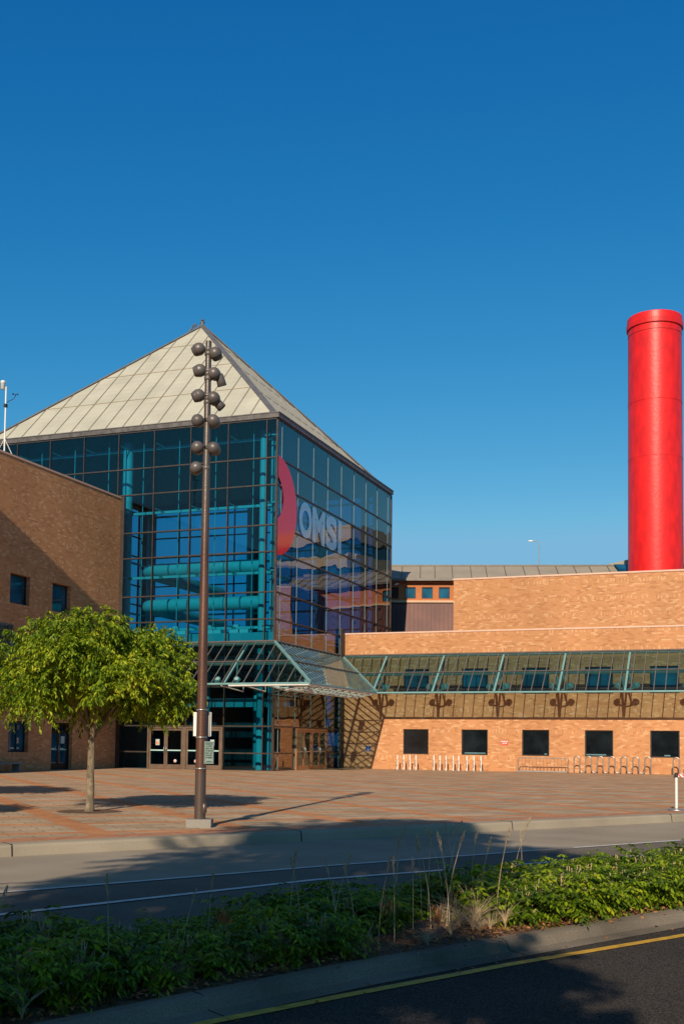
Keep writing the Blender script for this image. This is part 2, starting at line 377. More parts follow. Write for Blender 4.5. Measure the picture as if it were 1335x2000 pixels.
M_ = {}
M_['brick'] = brick('brick_orange', (.47, .205, .090), (.575, .270, .122), (.70, .39, .205), (.50, .28, .155))
M_['brick_side'] = M_['brick']
M_['coping'] = simple('coping_stone', (.72, .46, .34), .7, var=.06)
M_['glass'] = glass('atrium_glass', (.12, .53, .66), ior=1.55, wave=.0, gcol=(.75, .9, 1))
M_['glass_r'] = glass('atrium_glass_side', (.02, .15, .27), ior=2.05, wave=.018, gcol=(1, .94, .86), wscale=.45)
M_['glass_c'] = glass('canopy_glass', (.42, .60, .62), ior=1.75, gcol=(.72, .95, 1))
M_['mull'] = simple('mullion_bronze', (.060, .048, .042), .45, .3, var=.2)
M_['mull_l'] = simple('glazing_joint', (.22, .34, .37), .35, .1, var=.1)
M_['bronze'] = simple('bronze_frame', (.24, .17, .125), .4, .5, var=.15)
M_['fascia'] = simple('roof_fascia', (.13, .115, .105), .5, .2, var=.25, nscale=4)
M_['teal'] = simple('teal_paint', (.30, .62, .62), .45, var=.05)
M_['teal_l'] = simple('teal_pale_paint', (.42, .66, .64), .45, var=.05)
M_['teal_c'] = simple('canopy_teal_paint', (.17, .33, .33), .45, var=.08)
M_['white_s'] = simple('white_steel', (.72, .70, .66), .4, var=.05)
M_['roof'] = roofmat('pyramid_panels', (.51, .485, .39), (.40, .38, .305))
M_['roof_seam'] = simple('roof_seam_metal', (.17, .15, .14), .5, .3)
M_['roof_rust'] = simple('roof_seam_rust', (.36, .27, .18), .7)
M_['roof_hip'] = simple('roof_hip_cap', (.22, .21, .21), .45, .4)
M_['roof2'] = roofmat('drum_roof_panels', (.36, .31, .24), (.27, .23, .18), .25, .25)
M_['orange'] = simple('orange_stucco', (.50, .165, .055), .8, var=.06)
M_['sill'] = simple('sill_stone', (.68, .42, .26), .7, var=.06)
M_['brown'] = simple('brown_metal_roof', (.125, .050, .040), .5, .2, var=.15, nscale=.8)
M_['brown_seam'] = simple('brown_metal_seam', (.085, .035, .03), .5, .2)
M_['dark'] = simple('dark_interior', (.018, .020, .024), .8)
M_['win'] = simple('window_dark_glass', (.010, .014, .018), .04, var=.4, nscale=1.2, spec=.8)
M_['win_b'] = simple('window_blue_glass', (.010, .085, .145), .03, var=.4, nscale=1.2, spec=1.0)
M_['win_t'] = simple('window_teal_glass', (.008, .11, .19), .05, var=.5, nscale=.9, spec=.8)
M_['frame'] = simple('window_frame_black', (.022, .018, .017), .5, .2)
M_['blind'] = simple('window_blind', (.10, .22, .26), .6)
M_['red'] = simple('chimney_red', (.86, .018, .012), .40, var=.10, nscale=2.2, col2=(.60, .012, .012), spec=.4, bump=.5, bscale=5, stretch=(1, 1, .45))
M_['red_d'] = simple('chimney_red_groove', (.30, .008, .008), .6)
M_['emb'] = film('emblem_red_film', (.86, .008, .025), .96)
M_['let'] = film('letter_pale_film', (.42, .74, 1.0), .44)
def pole_mat():
    m = simple('pole_bronze', (.17, .085, .058), .40, .45, var=.2, nscale=2.0, col2=(.105, .052, .038), stretch=(4, 4, .6), bump=.15)
    nt = m.node_tree; p = [n for n in nt.nodes if n.type == 'BSDF_PRINCIPLED'][0]; src = p.inputs['Base Color'].links[0].from_socket
    g = nd(nt, 'ShaderNodeNewGeometry'); sp = nd(nt, 'ShaderNodeSeparateXYZ'); nt.links.new(g.outputs['Position'], sp.inputs[0])
    no = nd(nt, 'ShaderNodeTexNoise'); no.inputs['Scale'].default_value = 1.2; nt.links.new(g.outputs['Position'], no.inputs['Vector'])
    f = nd(nt, 'ShaderNodeMapRange'); nt.links.new(mth(nt, 'ADD', sp.outputs[2], mth(nt, 'MULTIPLY', no.outputs[0], 2.0)), f.inputs[0]); f.inputs[1].default_value = 5.4; f.inputs[2].default_value = 6.6
    f2 = nd(nt, 'ShaderNodeMapRange'); nt.links.new(sp.outputs[2], f2.inputs[0]); f2.inputs[1].default_value = .9; f2.inputs[2].default_value = .85
    k = mth(nt, 'MAXIMUM', f.outputs[0], mth(nt, 'MULTIPLY', f2.outputs[0], .7))
    nt.links.new(mixc(nt, k, src, (.125, .10, .085)), p.inputs['Base Color']); return m
M_['pole'] = pole_mat()
M_['lamp'] = simple('floodlight_taupe', (.135, .115, .105), .42, .2, var=.08)
M_['lampglass'] = simple('floodlight_lens', (.05, .05, .05), .1)
M_['conc'] = speckle('concrete_block', (.27, .25, .22), .08, sc1=60)
M_['plaza'] = paving_mat()
M_['bandbrick'] = simple('brick_border_band', (.47, .205, .10), .85, var=.2, nscale=6)
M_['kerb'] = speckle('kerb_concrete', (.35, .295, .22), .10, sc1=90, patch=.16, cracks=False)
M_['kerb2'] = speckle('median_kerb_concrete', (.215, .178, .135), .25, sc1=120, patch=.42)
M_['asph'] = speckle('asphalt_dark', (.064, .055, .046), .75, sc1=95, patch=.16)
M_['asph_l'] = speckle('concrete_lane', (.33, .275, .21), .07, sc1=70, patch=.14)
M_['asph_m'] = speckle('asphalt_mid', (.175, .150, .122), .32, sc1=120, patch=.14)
M_['white'] = simple('road_paint_white', (.66, .64, .60), .7, var=.14, nscale=9)
M_['yellow'] = simple('road_paint_yellow', (.66, .36, .025), .7, var=.2, nscale=9)
M_['soil'] = simple('soil_litter', (.16, .085, .045), .95, var=.5, nscale=14, bump=.6, bscale=60)
M_['ground'] = simple('ground_earth', (.14, .13, .09), .95, var=.3, nscale=.3)
M_['bark'] = simple('tree_bark', (.24, .185, .12), .85, var=.35, nscale=14, stretch=(1, 1, .5), bump=.6, bscale=35)
M_['leaf'] = leafmat('tree_leaves', [(0, (.022, .065, .009)), (.30, (.095, .175, .012)), (.58, (.25, .34, .018)), (.85, (.50, .52, .035)), (1, (.62, .50, .05))], .30)
M_['leaf_s'] = leafmat('street_tree_leaves', [(0, (.03, .07, .01)), (.5, (.06, .11, .015)), (1, (.12, .16, .03))], .3)
M_['shrub'] = leafmat('shrub_leaves', [(0, (.030, .060, .006)), (.35, (.085, .155, .009)), (.7, (.26, .36, .012)), (.93, (.50, .52, .03)), (1, (.50, .30, .05))], .38, .5)
M_['dryleaf'] = leafmat('dry_leaves', [(0, (.16, .06, .025)), (.5, (.42, .18, .07)), (1, (.65, .38, .18))], .2, .7)
M_['straw'] = simple('dry_grass_straw', (.60, .44, .26), .8, var=.2, nscale=12)
M_['steel'] = simple('galvanised_steel', (.42, .40, .37), .35, .7, var=.1)
M_['whitep'] = simple('white_paint', (.82, .80, .76), .45, var=.04)
M_['signw'] = simple('sign_white', (.84, .83, .80), .45, var=.02)
M_['signg'] = simple('sign_grey_green', (.42, .47, .40), .5, var=.04)
M_['green'] = simple('sign_letter_green', (.035, .14, .09), .5)
M_['blue'] = simple('sign_blue', (.015, .10, .42), .4, var=.02)
M_['redsign'] = simple('sign_red', (.75, .06, .05), .45, var=.05)
M_['black'] = simple('black_rubber', (.02, .02, .02), .6)
M_['tape'] = stripes_mat()
M_['paper'] = simple('poster_paper', (.45, .58, .60), .6, var=.05)
M_['paperp'] = simple('poster_picture', (.55, .14, .10), .6, var=.6, nscale=6, col2=(.75, .45, .15))
M_['lobby'] = simple('lobby_wall', (.05, .045, .045), .8, var=.2)
M_['slab'] = simple('lobby_floor_edge', (.20, .48, .50), .6, var=.06)
M_['pale'] = simple('pale_fascia', (.50, .40, .27), .7, var=.1)
M_['conif'] = leafmat('conifer_needles', [(0, (.015, .035, .012)), (.5, (.03, .06, .02)), (1, (.05, .09, .03))], .1, .8)

rnd = random.Random(7)
npr = np.random.default_rng(11)

# ================================================================== SETTING
# ---- ground and street. Polylines run along the street (towards upper right of the picture)
def ext(P, a=40, b=60):
    P = [Vector((p[0], p[1])) for p in P]
    d0 = (P[0] - P[1]).normalized(); d1 = (P[-1] - P[-2]).normalized()
    return [P[0] + d0 * a] + P + [P[-1] + d1 * b]
def offs(P, w):
    """shift polyline sideways: + is to the right of travel (towards the camera side)"""
    out = []
    for i, p in enumerate(P):
        t = (P[min(i + 1, len(P) - 1)] - P[max(i - 1, 0)]).normalized(); out.append(p + Vector((t.y, -t.x)) * w)
    return out
def resample(P, n=30):
    L = [0]
    for i in range(len(P) - 1): L.append(L[-1] + (P[i + 1] - P[i]).length)
    out = []
    for k in range(n + 1):
        s = L[-1] * k / n; i = 0
        while i < len(P) - 2 and L[i + 1] < s: i += 1
        out.append(P[i].lerp(P[i + 1], (s - L[i]) / (L[i + 1] - L[i])))
    return out
def strip(name, A, B, za, zb, m, kind='structure', split=1):
    mb = MB()
    if len(A) != len(B): A, B = resample(A), resample(B)
    for i in range(len(A) - 1):
        mb.quad((A[i].x, A[i].y, za), (B[i].x, B[i].y, zb), (B[i + 1].x, B[i + 1].y, zb), (A[i + 1].x, A[i + 1].y, za))
    return mb.build(name, m, kind=kind)

Kf = ext([(13.45, -39.05), (15.15, -36.3), (17.4, -32.85), (19.2, -29.95), (21.2, -26.8)])       # far kerb line (plaza edge)
L1 = ext([(15.551, -41.688), (17.608, -37.87), (20.028, -33.825), (21.497, -31.479)])
L2 = ext([(16.361, -42.751), (17.931, -39.1), (19.4, -36.85), (21.627, -33.525)])
Km = ext([(18.45, -46.65), (18.776, -45.918), (19.191, -44.85), (19.83, -43.35), (20.501, -42.02), (21.19, -40.70), (21.988, -39.205)])  # soil edge of near kerb
Ye = ext([(19.25, -45.60), (19.623, -44.84), (20.08, -43.92), (20.893, -42.36), (22.061, -40.364)])
BZ = -.25

mb = MB(); mb.quad((-1500, -1500, -.60), (1500, -1500, -.60), (1500, 1500, -.60), (-1500, 1500, -.60)); mb.build('ground', M_['ground'], kind='structure')
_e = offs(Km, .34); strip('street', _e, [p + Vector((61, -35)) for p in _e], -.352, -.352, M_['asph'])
# far carriageway falls gently towards the median: concrete lane, cycle lane, asphalt
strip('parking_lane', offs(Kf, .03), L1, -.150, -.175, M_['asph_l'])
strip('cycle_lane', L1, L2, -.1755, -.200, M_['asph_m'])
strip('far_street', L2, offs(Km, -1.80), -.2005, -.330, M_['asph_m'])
# plaza: everything on the far side of the kerb
mb = MB()
n_ = len(Kf); far = []
pl = [(p.x, p.y, 0) for p in offs(Kf, -.30)]
for i in range(n_ - 1):
    a, b = pl[i], pl[i + 1]
    mb.quad(a, b, (-60 + (b[0] + 8) * .0, b[1] + 0, 0) if False else (b[0] - 130, b[1] + 85, 0), (a[0] - 130, a[1] + 85, 0))
mb.build('plaza', M_['plaza'], kind='structure')
strip('plaza_border', offs(Kf, -.84), offs(Kf, -.305), .004, .004, M_['bandbrick'])
# far kerb: broad concrete top, rounded edge, face
mb = MB()
prof = [(-.30, .008), (-.05, .006), (-.015, -.005), (0, -.03), (.02, -.15), (.045, -.155)]
for j in range(len(prof) - 1):
    A = offs(Kf, prof[j][0]); B = offs(Kf, prof[j + 1][0])
    for i in range(len(A) - 1):
        mb.add([(A[i].x, A[i].y, prof[j][1]), (B[i].x, B[i].y, prof[j + 1][1]), (B[i + 1].x, B[i + 1].y, prof[j + 1][1]), (A[i + 1].x, A[i + 1].y, prof[j][1])], [(0, 1, 2, 3)], False)
mb.build('kerb', M_['kerb'], kind='structure')
# joints in the far kerb
mb = MB()
for t in np.arange(-.82, 2, .318):
    P = Kf[1] + (Kf[-2] - Kf[1]) * (t + .20)
    dv = (Kf[-2] - Kf[1]).normalized(); q = None
    # project onto polyline
    best = None
    for i in range(len(Kf) - 1):
        a, b = Kf[i], Kf[i + 1]; k = max(0, min(1, (P - a).dot(b - a) / (b - a).length_squared)); c = a + (b - a) * k
        if best is None or (c - P).length < best[0]: best = ((c - P).length, c, (b - a).normalized())
    c, tt = best[1], best[2]; nn = Vector((tt.y, -tt.x))
    a3 = c - nn * .30; b3 = c + nn * .024
    mb.bar((a3.x, a3.y, .006), (c.x, c.y, .004), .012, .012); mb.bar((c.x + nn.x * .003, c.y + nn.y * .003, -.01), (b3.x, b3.y, -.15), .012, .012)
mb.build('kerb_joint', M_['dark'], kind='structure')
def line(name, P, w, m, z=-.142, s0=None):
    return strip(name, offs(P, -w / 2), offs(P, w / 2), z, z, m)
# lane lines; the far one has a short gap
def sub(P, pa, pb):
    return P
L1a = L1[:3] + [Vector((19.62, -34.50))]; L1b = L1[3:]
line('road_marking', L1a, .085, M_['white'], -.168)
line('road_marking', L1b, .085, M_['white'], -.168)
line('road_marking', L2, .10, M_['white'], -.194)
line('road_marking', Ye, .095, M_['yellow'], -.346)
mb = MB()
for P in ([(15.05, -41.45), (15.22, -41.1), (15.42, -40.98), (15.60, -40.72), (15.86, -40.6)],):
    for a, b in zip(P[:-1], P[1:]): mb.bar((a[0], a[1], -.158), (b[0], b[1], -.158), .012, .004)
mb.build('lane_crack', M_['dark'], kind='structure')
# near median kerb: soil edge at top, sloping face, gutter
mb = MB()
prof = [(-.02, -.28), (0, -.25), (.09, -.251), (.13, -.262), (.165, -.325), (.185, -.338), (.36, -.347)]
for j in range(len(prof) - 1):
    A = offs(Km, prof[j][0]); B = offs(Km, prof[j + 1][0])
    for i in range(len(A) - 1):
        mb.add([(A[i].x, A[i].y, prof[j][1]), (B[i].x, B[i].y, prof[j + 1][1]), (B[i + 1].x, B[i + 1].y, prof[j + 1][1]), (A[i + 1].x, A[i + 1].y, prof[j][1])], [(0, 1, 2, 3)], False)
# back kerb of the median
for j, (pa, pb) in enumerate((((-1.66, -.29), (-1.66, -.25)), ((-1.66, -.25), (-1.78, -.25)), ((-1.78, -.25), (-1.81, -.34)))):
    A = offs(Km, pa[0]); B = offs(Km, pb[0])
    for i in range(len(A) - 1):
        mb.quad((A[i].x, A[i].y, pa[1]), (B[i].x, B[i].y, pb[1]), (B[i + 1].x, B[i + 1].y, pb[1]), (A[i + 1].x, A[i + 1].y, pa[1]))
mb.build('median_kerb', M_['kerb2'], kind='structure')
mb = MB()
for (x, y) in ((18.0, -47.45), (20.62, -41.79), (21.95, -39.27), (23.4, -36.7), (19.28, -44.62)):
    c = Vector((x, y)); t_ = Vector((.46, .888)); n0 = Vector((t_.y, -t_.x)); pr = [(0, -.249), (.09, -.250), (.13, -.261), (.167, -.325), (.187, -.337), (.35, -.345)]
    for (o0, z0), (o1, z1) in zip(pr[:-1], pr[1:]):
        a = c + n0 * o0; b = c + n0 * o1; mb.bar((a.x, a.y, z0), (b.x, b.y, z1), .007, .006)
mb.build('median_kerb_joint', M_['dark'], kind='structure')
# soil bed, gently mounded and rough
A = offs(Km, -.01)
mb = MB(); NU = 260; NV = 14
def along(P, s):
    for i in range(len(P) - 1):
        L = (P[i + 1] - P[i]).length
        if s <= L or i == len(P) - 2: return P[i] + (P[i + 1] - P[i]) * (s / L), (P[i + 1] - P[i]).normalized()
        s -= L
LK = sum((Km[i + 1] - Km[i]).length for i in range(len(Km) - 1))
S0, S1 = 34.0, 56.0
vs = []
for i in range(NU + 1):
    c, t = along(Km, S0 + (S1 - S0) * i / NU); nn = Vector((t.y, -t.x))
    for j in range(NV + 1):
        o_ = -.01 - 1.66 * j / NV; p = c + nn * o_
        z = BZ - .012 + .05 * math.sin(math.pi * j / NV) + (rnd.random() - .5) * .02
        if j in (0, NV): z = BZ - .012
        vs.append((p.x, p.y, z))
fs = [(i * (NV + 1) + j, (i + 1) * (NV + 1) + j, (i + 1) * (NV + 1) + j + 1, i * (NV + 1) + j + 1) for i in range(NU) for j in range(NV)]
mb.add(vs, fs, True); mb.build('soil_bed', M_['soil'], kind='structure')

# ================================================================== ATRIUM
W = 18.5
ZR = [0, .866, 2.214, 4.2, 5.57, 7.583, 8.941, 10.973, 12.323, 14.359, 15.743, 17.716]
XM = [-.575 - 2.15 * k for k in range(9)]
YM = [.575 + 2.15 * k for k in range(9)]
atr = thing('atrium_building', 'tall teal glass cube atrium under a cream pyramid roof', 'building', (-9.25, 9.25, 0))
XW = -8.95     # face of the left brick wing

def facade(name_axis, m, ms, side):
    """side: 'front','right','back','left' -> pane sheet + mullion grid"""
    def P(u, z, o):
        if side == 'front': return (-u, -o, z)
        if side == 'right': return (o, u, z)
        if side == 'back': return (-u, W + o, z)
        return (-W - o, u, z)
    pan = MB()
    u0, u1 = 0.03, W - .03
    z0 = 0.02
    pan.quad(P(u0, z0, 0), P(u1, z0, 0), P(u1, ZR[-1], 0), P(u0, ZR[-1], 0))
    g = pan.build('glazing', m, atr)
    mu = MB(); th = []
    def bx(a, b, c, d, oi, oo, t):
        p = P(a, c, -oi); q = P(b, d, oo)
        x0, x1 = sorted((p[0], q[0])); y0, y1 = sorted((p[1], q[1])); t.box(x0, x1, y0, y1, c, d)
    for z in ZR:
        h = .034
        zz = max(0, z - h); bx(u0, u1, zz, z + h, .13, .045, mu)
    for k in range(9):
        u = .575 + 2.15 * k
        if side == 'right':
            th.append(MB()); bx(u - .018, u + .018, .05, 17.66, .02, .018, th[-1]); continue
        for i in range(len(ZR) - 1):
            a, b = ZR[i] + .035, ZR[i + 1] - .035
            bx(u - .024, u + .024, a, b, .12, .035, mu)
    mu.build('mullion_grid', M_['mull'], g)
    for j in th: j.build('glazing_joint', M_['mull_l'], g)
    return g
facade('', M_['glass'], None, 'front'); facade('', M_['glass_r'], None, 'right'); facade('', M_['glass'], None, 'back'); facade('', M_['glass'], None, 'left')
# corner posts
for (x, y) in ((0, 0), (0, W), (-W, 0), (-W, W)):
    t = MB(); t.box(x - .05, x + .05, y - .05, y + .05, 0, 17.67); t.build('corner_post', M_['mull'], atr)
# fascia / gutter ring
t = MB()
for (a, b, c, d) in ((-W - .10, .10, -.10, .35), (-W - .10, .10, W - .35, W + .10), (-W - .10, -W + .35, .352, W - .352), (-.35, .10, .352, W - .352)):
    t.box(a, b, c, d, 17.765, 18.0)
t.build('fascia', M_['fascia'], atr)
t = MB()
for (a, b, c, d) in ((-W - .13, .13, -.13, .30), (-W - .13, .13, W - .30, W + .13), (-W - .13, -W + .30, .302, W - .302), (-.30, .13, .302, W - .302)):
    t.box(a, b, c, d, 18.003, 18.045)
t.build('gutter_edge', M_['roof_seam'], atr)
# pyramid roof
ins, zb, H = .28, 18.06, 26.9
ap = Vector((-W / 2, W / 2, H)); cs = [Vector((-ins, ins, zb)), Vector((-ins, W - ins, zb)), Vector((-W + ins, W - ins, zb)), Vector((-W + ins, ins, zb))]
t = MB()
for i in range(4):
    t.add([cs[i], cs[(i + 1) % 4], ap], [(0, 1, 2)])
    a, b = cs[i].copy(), cs[(i + 1) % 4].copy(); a2 = a.copy(); b2 = b.copy(); a2.z = b2.z = zb - .015; t.quad(a, b, b2, a2)
roof = t.build('pyramid_roof', M_['roof'], atr)
se = MB(); ru = MB(); hp = MB()
for i in range(4):
    a, b = cs[i], cs[(i + 1) % 4]; e1 = (b - a).normalized(); L = (b - a).length; mid = (a + b) / 2; up = (ap - mid); nn = e1.cross(up).normalized()
    if nn.z < 0: nn = -nn
    k = 0
    for s_ in np.arange(L / 2 % 1.075, L, 1.075):
        fr = 1 - abs(s_ - L / 2) / (L / 2)
        if fr < .04: continue
        p = a + e1 * s_; q = p + up * (fr * .985)
        se.bar(p + nn * .015, q + nn * .015, .04, .035, nn)
    for z in (20.4, 22.7, 25.0):
        f = (z - zb) / (H - zb); p = a + (ap - a) * f; q = b + (ap - b) * f
        ru.bar(p + nn * .012, q + nn * .012, .045, .022, nn)
    hp.bar(a + Vector((0, 0, .03)), ap + Vector((0, 0, .03)), .30, .07, Vector((0, 0, 1)))
se.build('seam', simple('pyramid_seam_metal', (.25, .235, .20), .5, .2), roof); ru.build('horizontal_seam', M_['roof_rust'], roof); hp.build('hip_cap', M_['roof_hip'], roof)
t = MB(); t.tube([ap + Vector((0, 0, -.1)), ap + Vector((0, 0, .28))], .10); t.tube([ap + Vector((-.18, 0, .22)), ap + Vector((.18, 0, .22))], .035); t.lathe(ap + Vector((0, 0, .3)), (0, 0, 1), [(0, 0), (.09, .03), (.09, .09), (0, .12)])
t.bar(ap + Vector((-.2, .1, .0)), ap + Vector((-.62, .1, .22)), .05, .05); t.bar(ap + Vector((-.62, .1, .22)), ap + Vector((-1.0, .1, -.33)), .06, .09); t.bar(ap + Vector((-.45, .1, .18)), ap + Vector((-.85, .1, -.45)), .05, .05)
t.build('roof_finial', M_['fascia'], atr)
# interior: columns
def column(x, y, r, z1=17.5):
    t = MB(); t.tube([(x, y, 0), (x, y, z1)], r, 20); c = t.build('column', M_['teal_l'], atr)
column(-9.40 + .05, 1.25, .275); column(-1.27, 1.2, .20); column(-.80, 1.35, .12)
for (x, y) in ((-17.0, 1.3), (-9.4, 17.0), (-17.1, 17.1), (-1.3, 17.0), (-1.3, 9.3), (-17.1, 9.3)): column(x, y, .26)
# piers of the back wall
for x in (-W + .6, -9.3, -.6):
    t = MB(); t.box(x - .5, x + .5, W - .55, W - .15, 0, 17.6); t.build('pier', M_['bronze'], atr)
for (y) in (9.3,):
    t = MB(); t.box(-W + .15, -W + .55, y - .4, y + .4, 0, 17.6); t.build('pier', M_['bronze'], atr)
# ring beams with hanger rods
for z in (17.08, 13.6, 10.12, 7.3):
    t = MB()
    t.bar((-W + .9, 1.2, z), (-.75, 1.2, z), .12, .13); t.bar((-1.0, 1.2, z), (-1.0, W - 1.2, z), .12, .13); t.bar((-W + .9, 1.2, z), (-W + .9, W - 1.2, z), .12, .13)
    t.bar((-W + .9, W - 1.0, z), (-.75, W - 1.0, z), .12, .13)
    for x in XM[:9]: t.bar((x, .12, z), (x, 1.15, z), .05, .06)
    for y in YM[:8]: t.bar((-.12, y, z), (-.95, y, z), .05, .06)
    t.build('ring_beam', M_['teal_l'], atr)
for k in range(8):
    for (x, y) in ((-1.65 - 2.15 * k, .75), (-.55, 1.65 + 2.15 * k)):
        t = MB(); t.tube([(x, y, 7.0), (x, y, 17.6)], .022, 6); t.build('hanger_rod', M_['teal_l'], atr)
# ducts
for (z, r) in ((10.72, .37), (8.78, .36)):
    t = MB()
    pts = [(-1.9, 2.6, z), (-8.2, 2.6, z)] + [(-8.2 - .9 * math.sin(a), 3.5 - .9 * math.cos(a), z) for a in np.linspace(.3, math.pi / 2, 5)] + [(-9.1, 12, z)]
    t.tube(pts, r, 18)
    for x in np.arange(-8.0, -1.9, 1.25): t.lathe((x, 2.6, z), (1, 0, 0), [(r, 0), (r + .035, .0), (r + .035, .05), (r, .05)], 18)
    d = t.build('duct', M_['teal'], atr)
# floor slab, lobby walls, upper-floor fittings
t = MB(); t.box(-W + .2, -.25, .55, W - .6, 6.45, 6.98); t.build('upper_floor', M_['slab'], atr)
t = MB(); t.box(-W + .2, -.2, 7.6, 7.8, .0, 6.44); t.box(-8.9, -8.7, .4, 7.58, 0, 6.44); t.build('lobby_wall', M_['lobby'], atr)
t = MB(); t.quad((-W + .1, .05, .012), (-.05, .05, .012), (-.05, 9, .012), (-W + .1, 9, .012)); t.build('lobby_floor', M_['fascia'], atr)
t = MB(); t.box(-2.05, -1.45, 2.5, 2.6, 0, 2.1); t.build('lobby_panel', M_['teal_l'], atr)
for x in (-3.3, -6.4):
    t = MB(); t.tube([(x, 5.2, 0), (x, 5.2, 6.4)], .22, 14); t.build('column', M_['teal_l'], atr)
for x in (-3.0, -4.6, -6.6):
    t = MB(); t.box(x - .6, x + .5, 2.2, 2.7, 6.98, 7.35); t.box(x - .4, x - .1, 2.25, 2.5, 7.351, 7.6); t.build('counter', M_['whitep'], atr)
t = MB(); t.box(-8.6, -.4, 3.5, 3.9, 3.3, 3.75); t.build('mezzanine_edge', M_['teal_l'], atr)
# wing-side trim
t = MB(); t.box(XW, XW + .22, -.07, .0, 0, 14.3); t.build('edge_trim', M_['mull'], atr)
t = MB(); t.box(.05, .22, 9.12, 9.42, 0, 7.95); t.tube([(.16, 9.0, 0), (.16, 9.0, 8.0)], .06, 8); t.build('downpipe', M_['mull'], atr)

# doors of the atrium
def door_pair(side, u0, u1, m, poster=None):
    """pair of framed glass doors filling u0..u1 in the front or right face"""
    def P(u, o): return (u, -o) if side == 'front' else (o, u)
    def bx(t, a, b, oi, oo, c, d):
        p = P(a, oi); q = P(b, oo); x0, x1 = sorted((p[0], q[0])); y0, y1 = sorted((p[1], q[1])); t.box(x0, x1, y0, y1, c, d)
    fr = MB(); bx(fr, u0, u0 + .09, .047, .13, 0, 2.17); bx(fr, u1 - .09, u1, .047, .13, 0, 2.17); bx(fr, u0 + .09, u1 - .09, .047, .13, 2.08, 2.17)
    fr.build('door_frame', m, atr)
    mid = (u0 + u1) / 2
    for k, (a, b) in enumerate(((u0 + .10, mid - .005), (mid + .005, u1 - .10))):
        t = MB()
        bx(t, a, a + .10, .05, .10, .01, 2.07); bx(t, b - .10, b, .05, .10, .01, 2.07); bx(t, a + .10, b - .10, .05, .10, 1.97, 2.07); bx(t, a + .10, b - .10, .05, .10, .01, .24)
        dr = t.build('door', m, atr)
        t = MB(); bx(t, a + .10, b - .10, .065, .075, .24, 1.97); t.build('door_pane', M_['glass'], dr)
        t = MB(); bx(t, a + .10, b - .10, .08, .12, .93, .99); t.build('push_bar', M_['teal_l'] if side == 'front' else M_['steel'], dr)
        hx = (b - .06) if k == 0 else (a + .06)
        t = MB(); q = [P(hx, .10), P(hx, .17)]
        t.tube([(*q[0], .80), (*q[1], .82), (*q[1], 1.15), (*q[0], 1.17)], .018, 8); t.build('handle', M_['steel'], dr)
        if poster and poster[k]:
            w = .11; c = (a + b) / 2
            t = MB(); bx(t, c - w, c + w, .078, .082, 1.22, 1.52); t.build('poster', M_['paper'], dr)
            t = MB(); bx(t, c - w * .7, c + w * .7, .083, .085, 1.25, 1.44); t.build('poster_picture', M_['paperp'], dr)
        elif side == 'front':
            t = MB(); c = (a + b) / 2 + .05; px, py = P(c, .077); t.lathe((px, py, .42), (0, -1, 0), [(0, .0), (.085, .0), (.085, .004), (0, .004)], 16); t.build('sticker', M_['signw'], dr)
            t = MB(); t.lathe((px, py, .42), (0, -1, 0), [(.05, .006), (.065, .006), (.065, .009), (.05, .009)], 16); t.bar((px - .05, py - .008, .42), (px + .05, py - .008, .42), .012, .006); t.build('sticker_ring', M_['redsign'], dr)
door_pair('front', -7.02, -4.87, M_['bronze'], (True, False))
door_pair('front', -4.87, -2.72, M_['bronze'], (False, True))
M_['bronze_sunlit'] = simple('door_frame_sunlit', (.46, .235, .115), .4, .35, var=.1)  # right-face door frames: grazing sun's warmth put into the bronze colour
door_pair('right', 2.72, 4.87, M_['bronze_sunlit'])
door_pair('right', 4.87, 7.02, M_['bronze_sunlit'])

# emblem on the right face: half disc with half-round hole, cut at the corner
t = MB(); N_ = 40; cz = 13.33; ro = 2.53; hc = (-.45, 13.72); hr = 1.17
outer = []; inner = []
for i in range(N_ + 1):
    a = -math.pi / 2 + math.pi * i / N_
    outer.append((max(.055, -.05 + ro * math.cos(a)), cz + ro * math.sin(a)))
ya = [p[1] for p in outer]
# build as horizontal slices
Z = np.linspace(cz - ro, cz + ro, 90)
for i in range(len(Z) - 1):
    def ext_(z):
        d = ro * ro - (z - cz) ** 2; b = -.05 + math.sqrt(max(0, d)); e = hr * hr - (z - hc[1]) ** 2
        a = .055
        if e > 0: a = max(a, hc[0] + math.sqrt(e))
        return a, max(a, b)
    a0, b0 = ext_(Z[i]); a1, b1 = ext_(Z[i + 1])
    for xx in (.048, .054):
        t.quad((xx, a0, Z[i]), (xx, b0, Z[i]), (xx, b1, Z[i + 1]), (xx, a1, Z[i + 1]))
    t.quad((.048, b0, Z[i]), (.054, b0, Z[i]), (.054, b1, Z[i + 1]), (.048, b1, Z[i + 1]))
t.build('emblem', M_['emb'], atr)

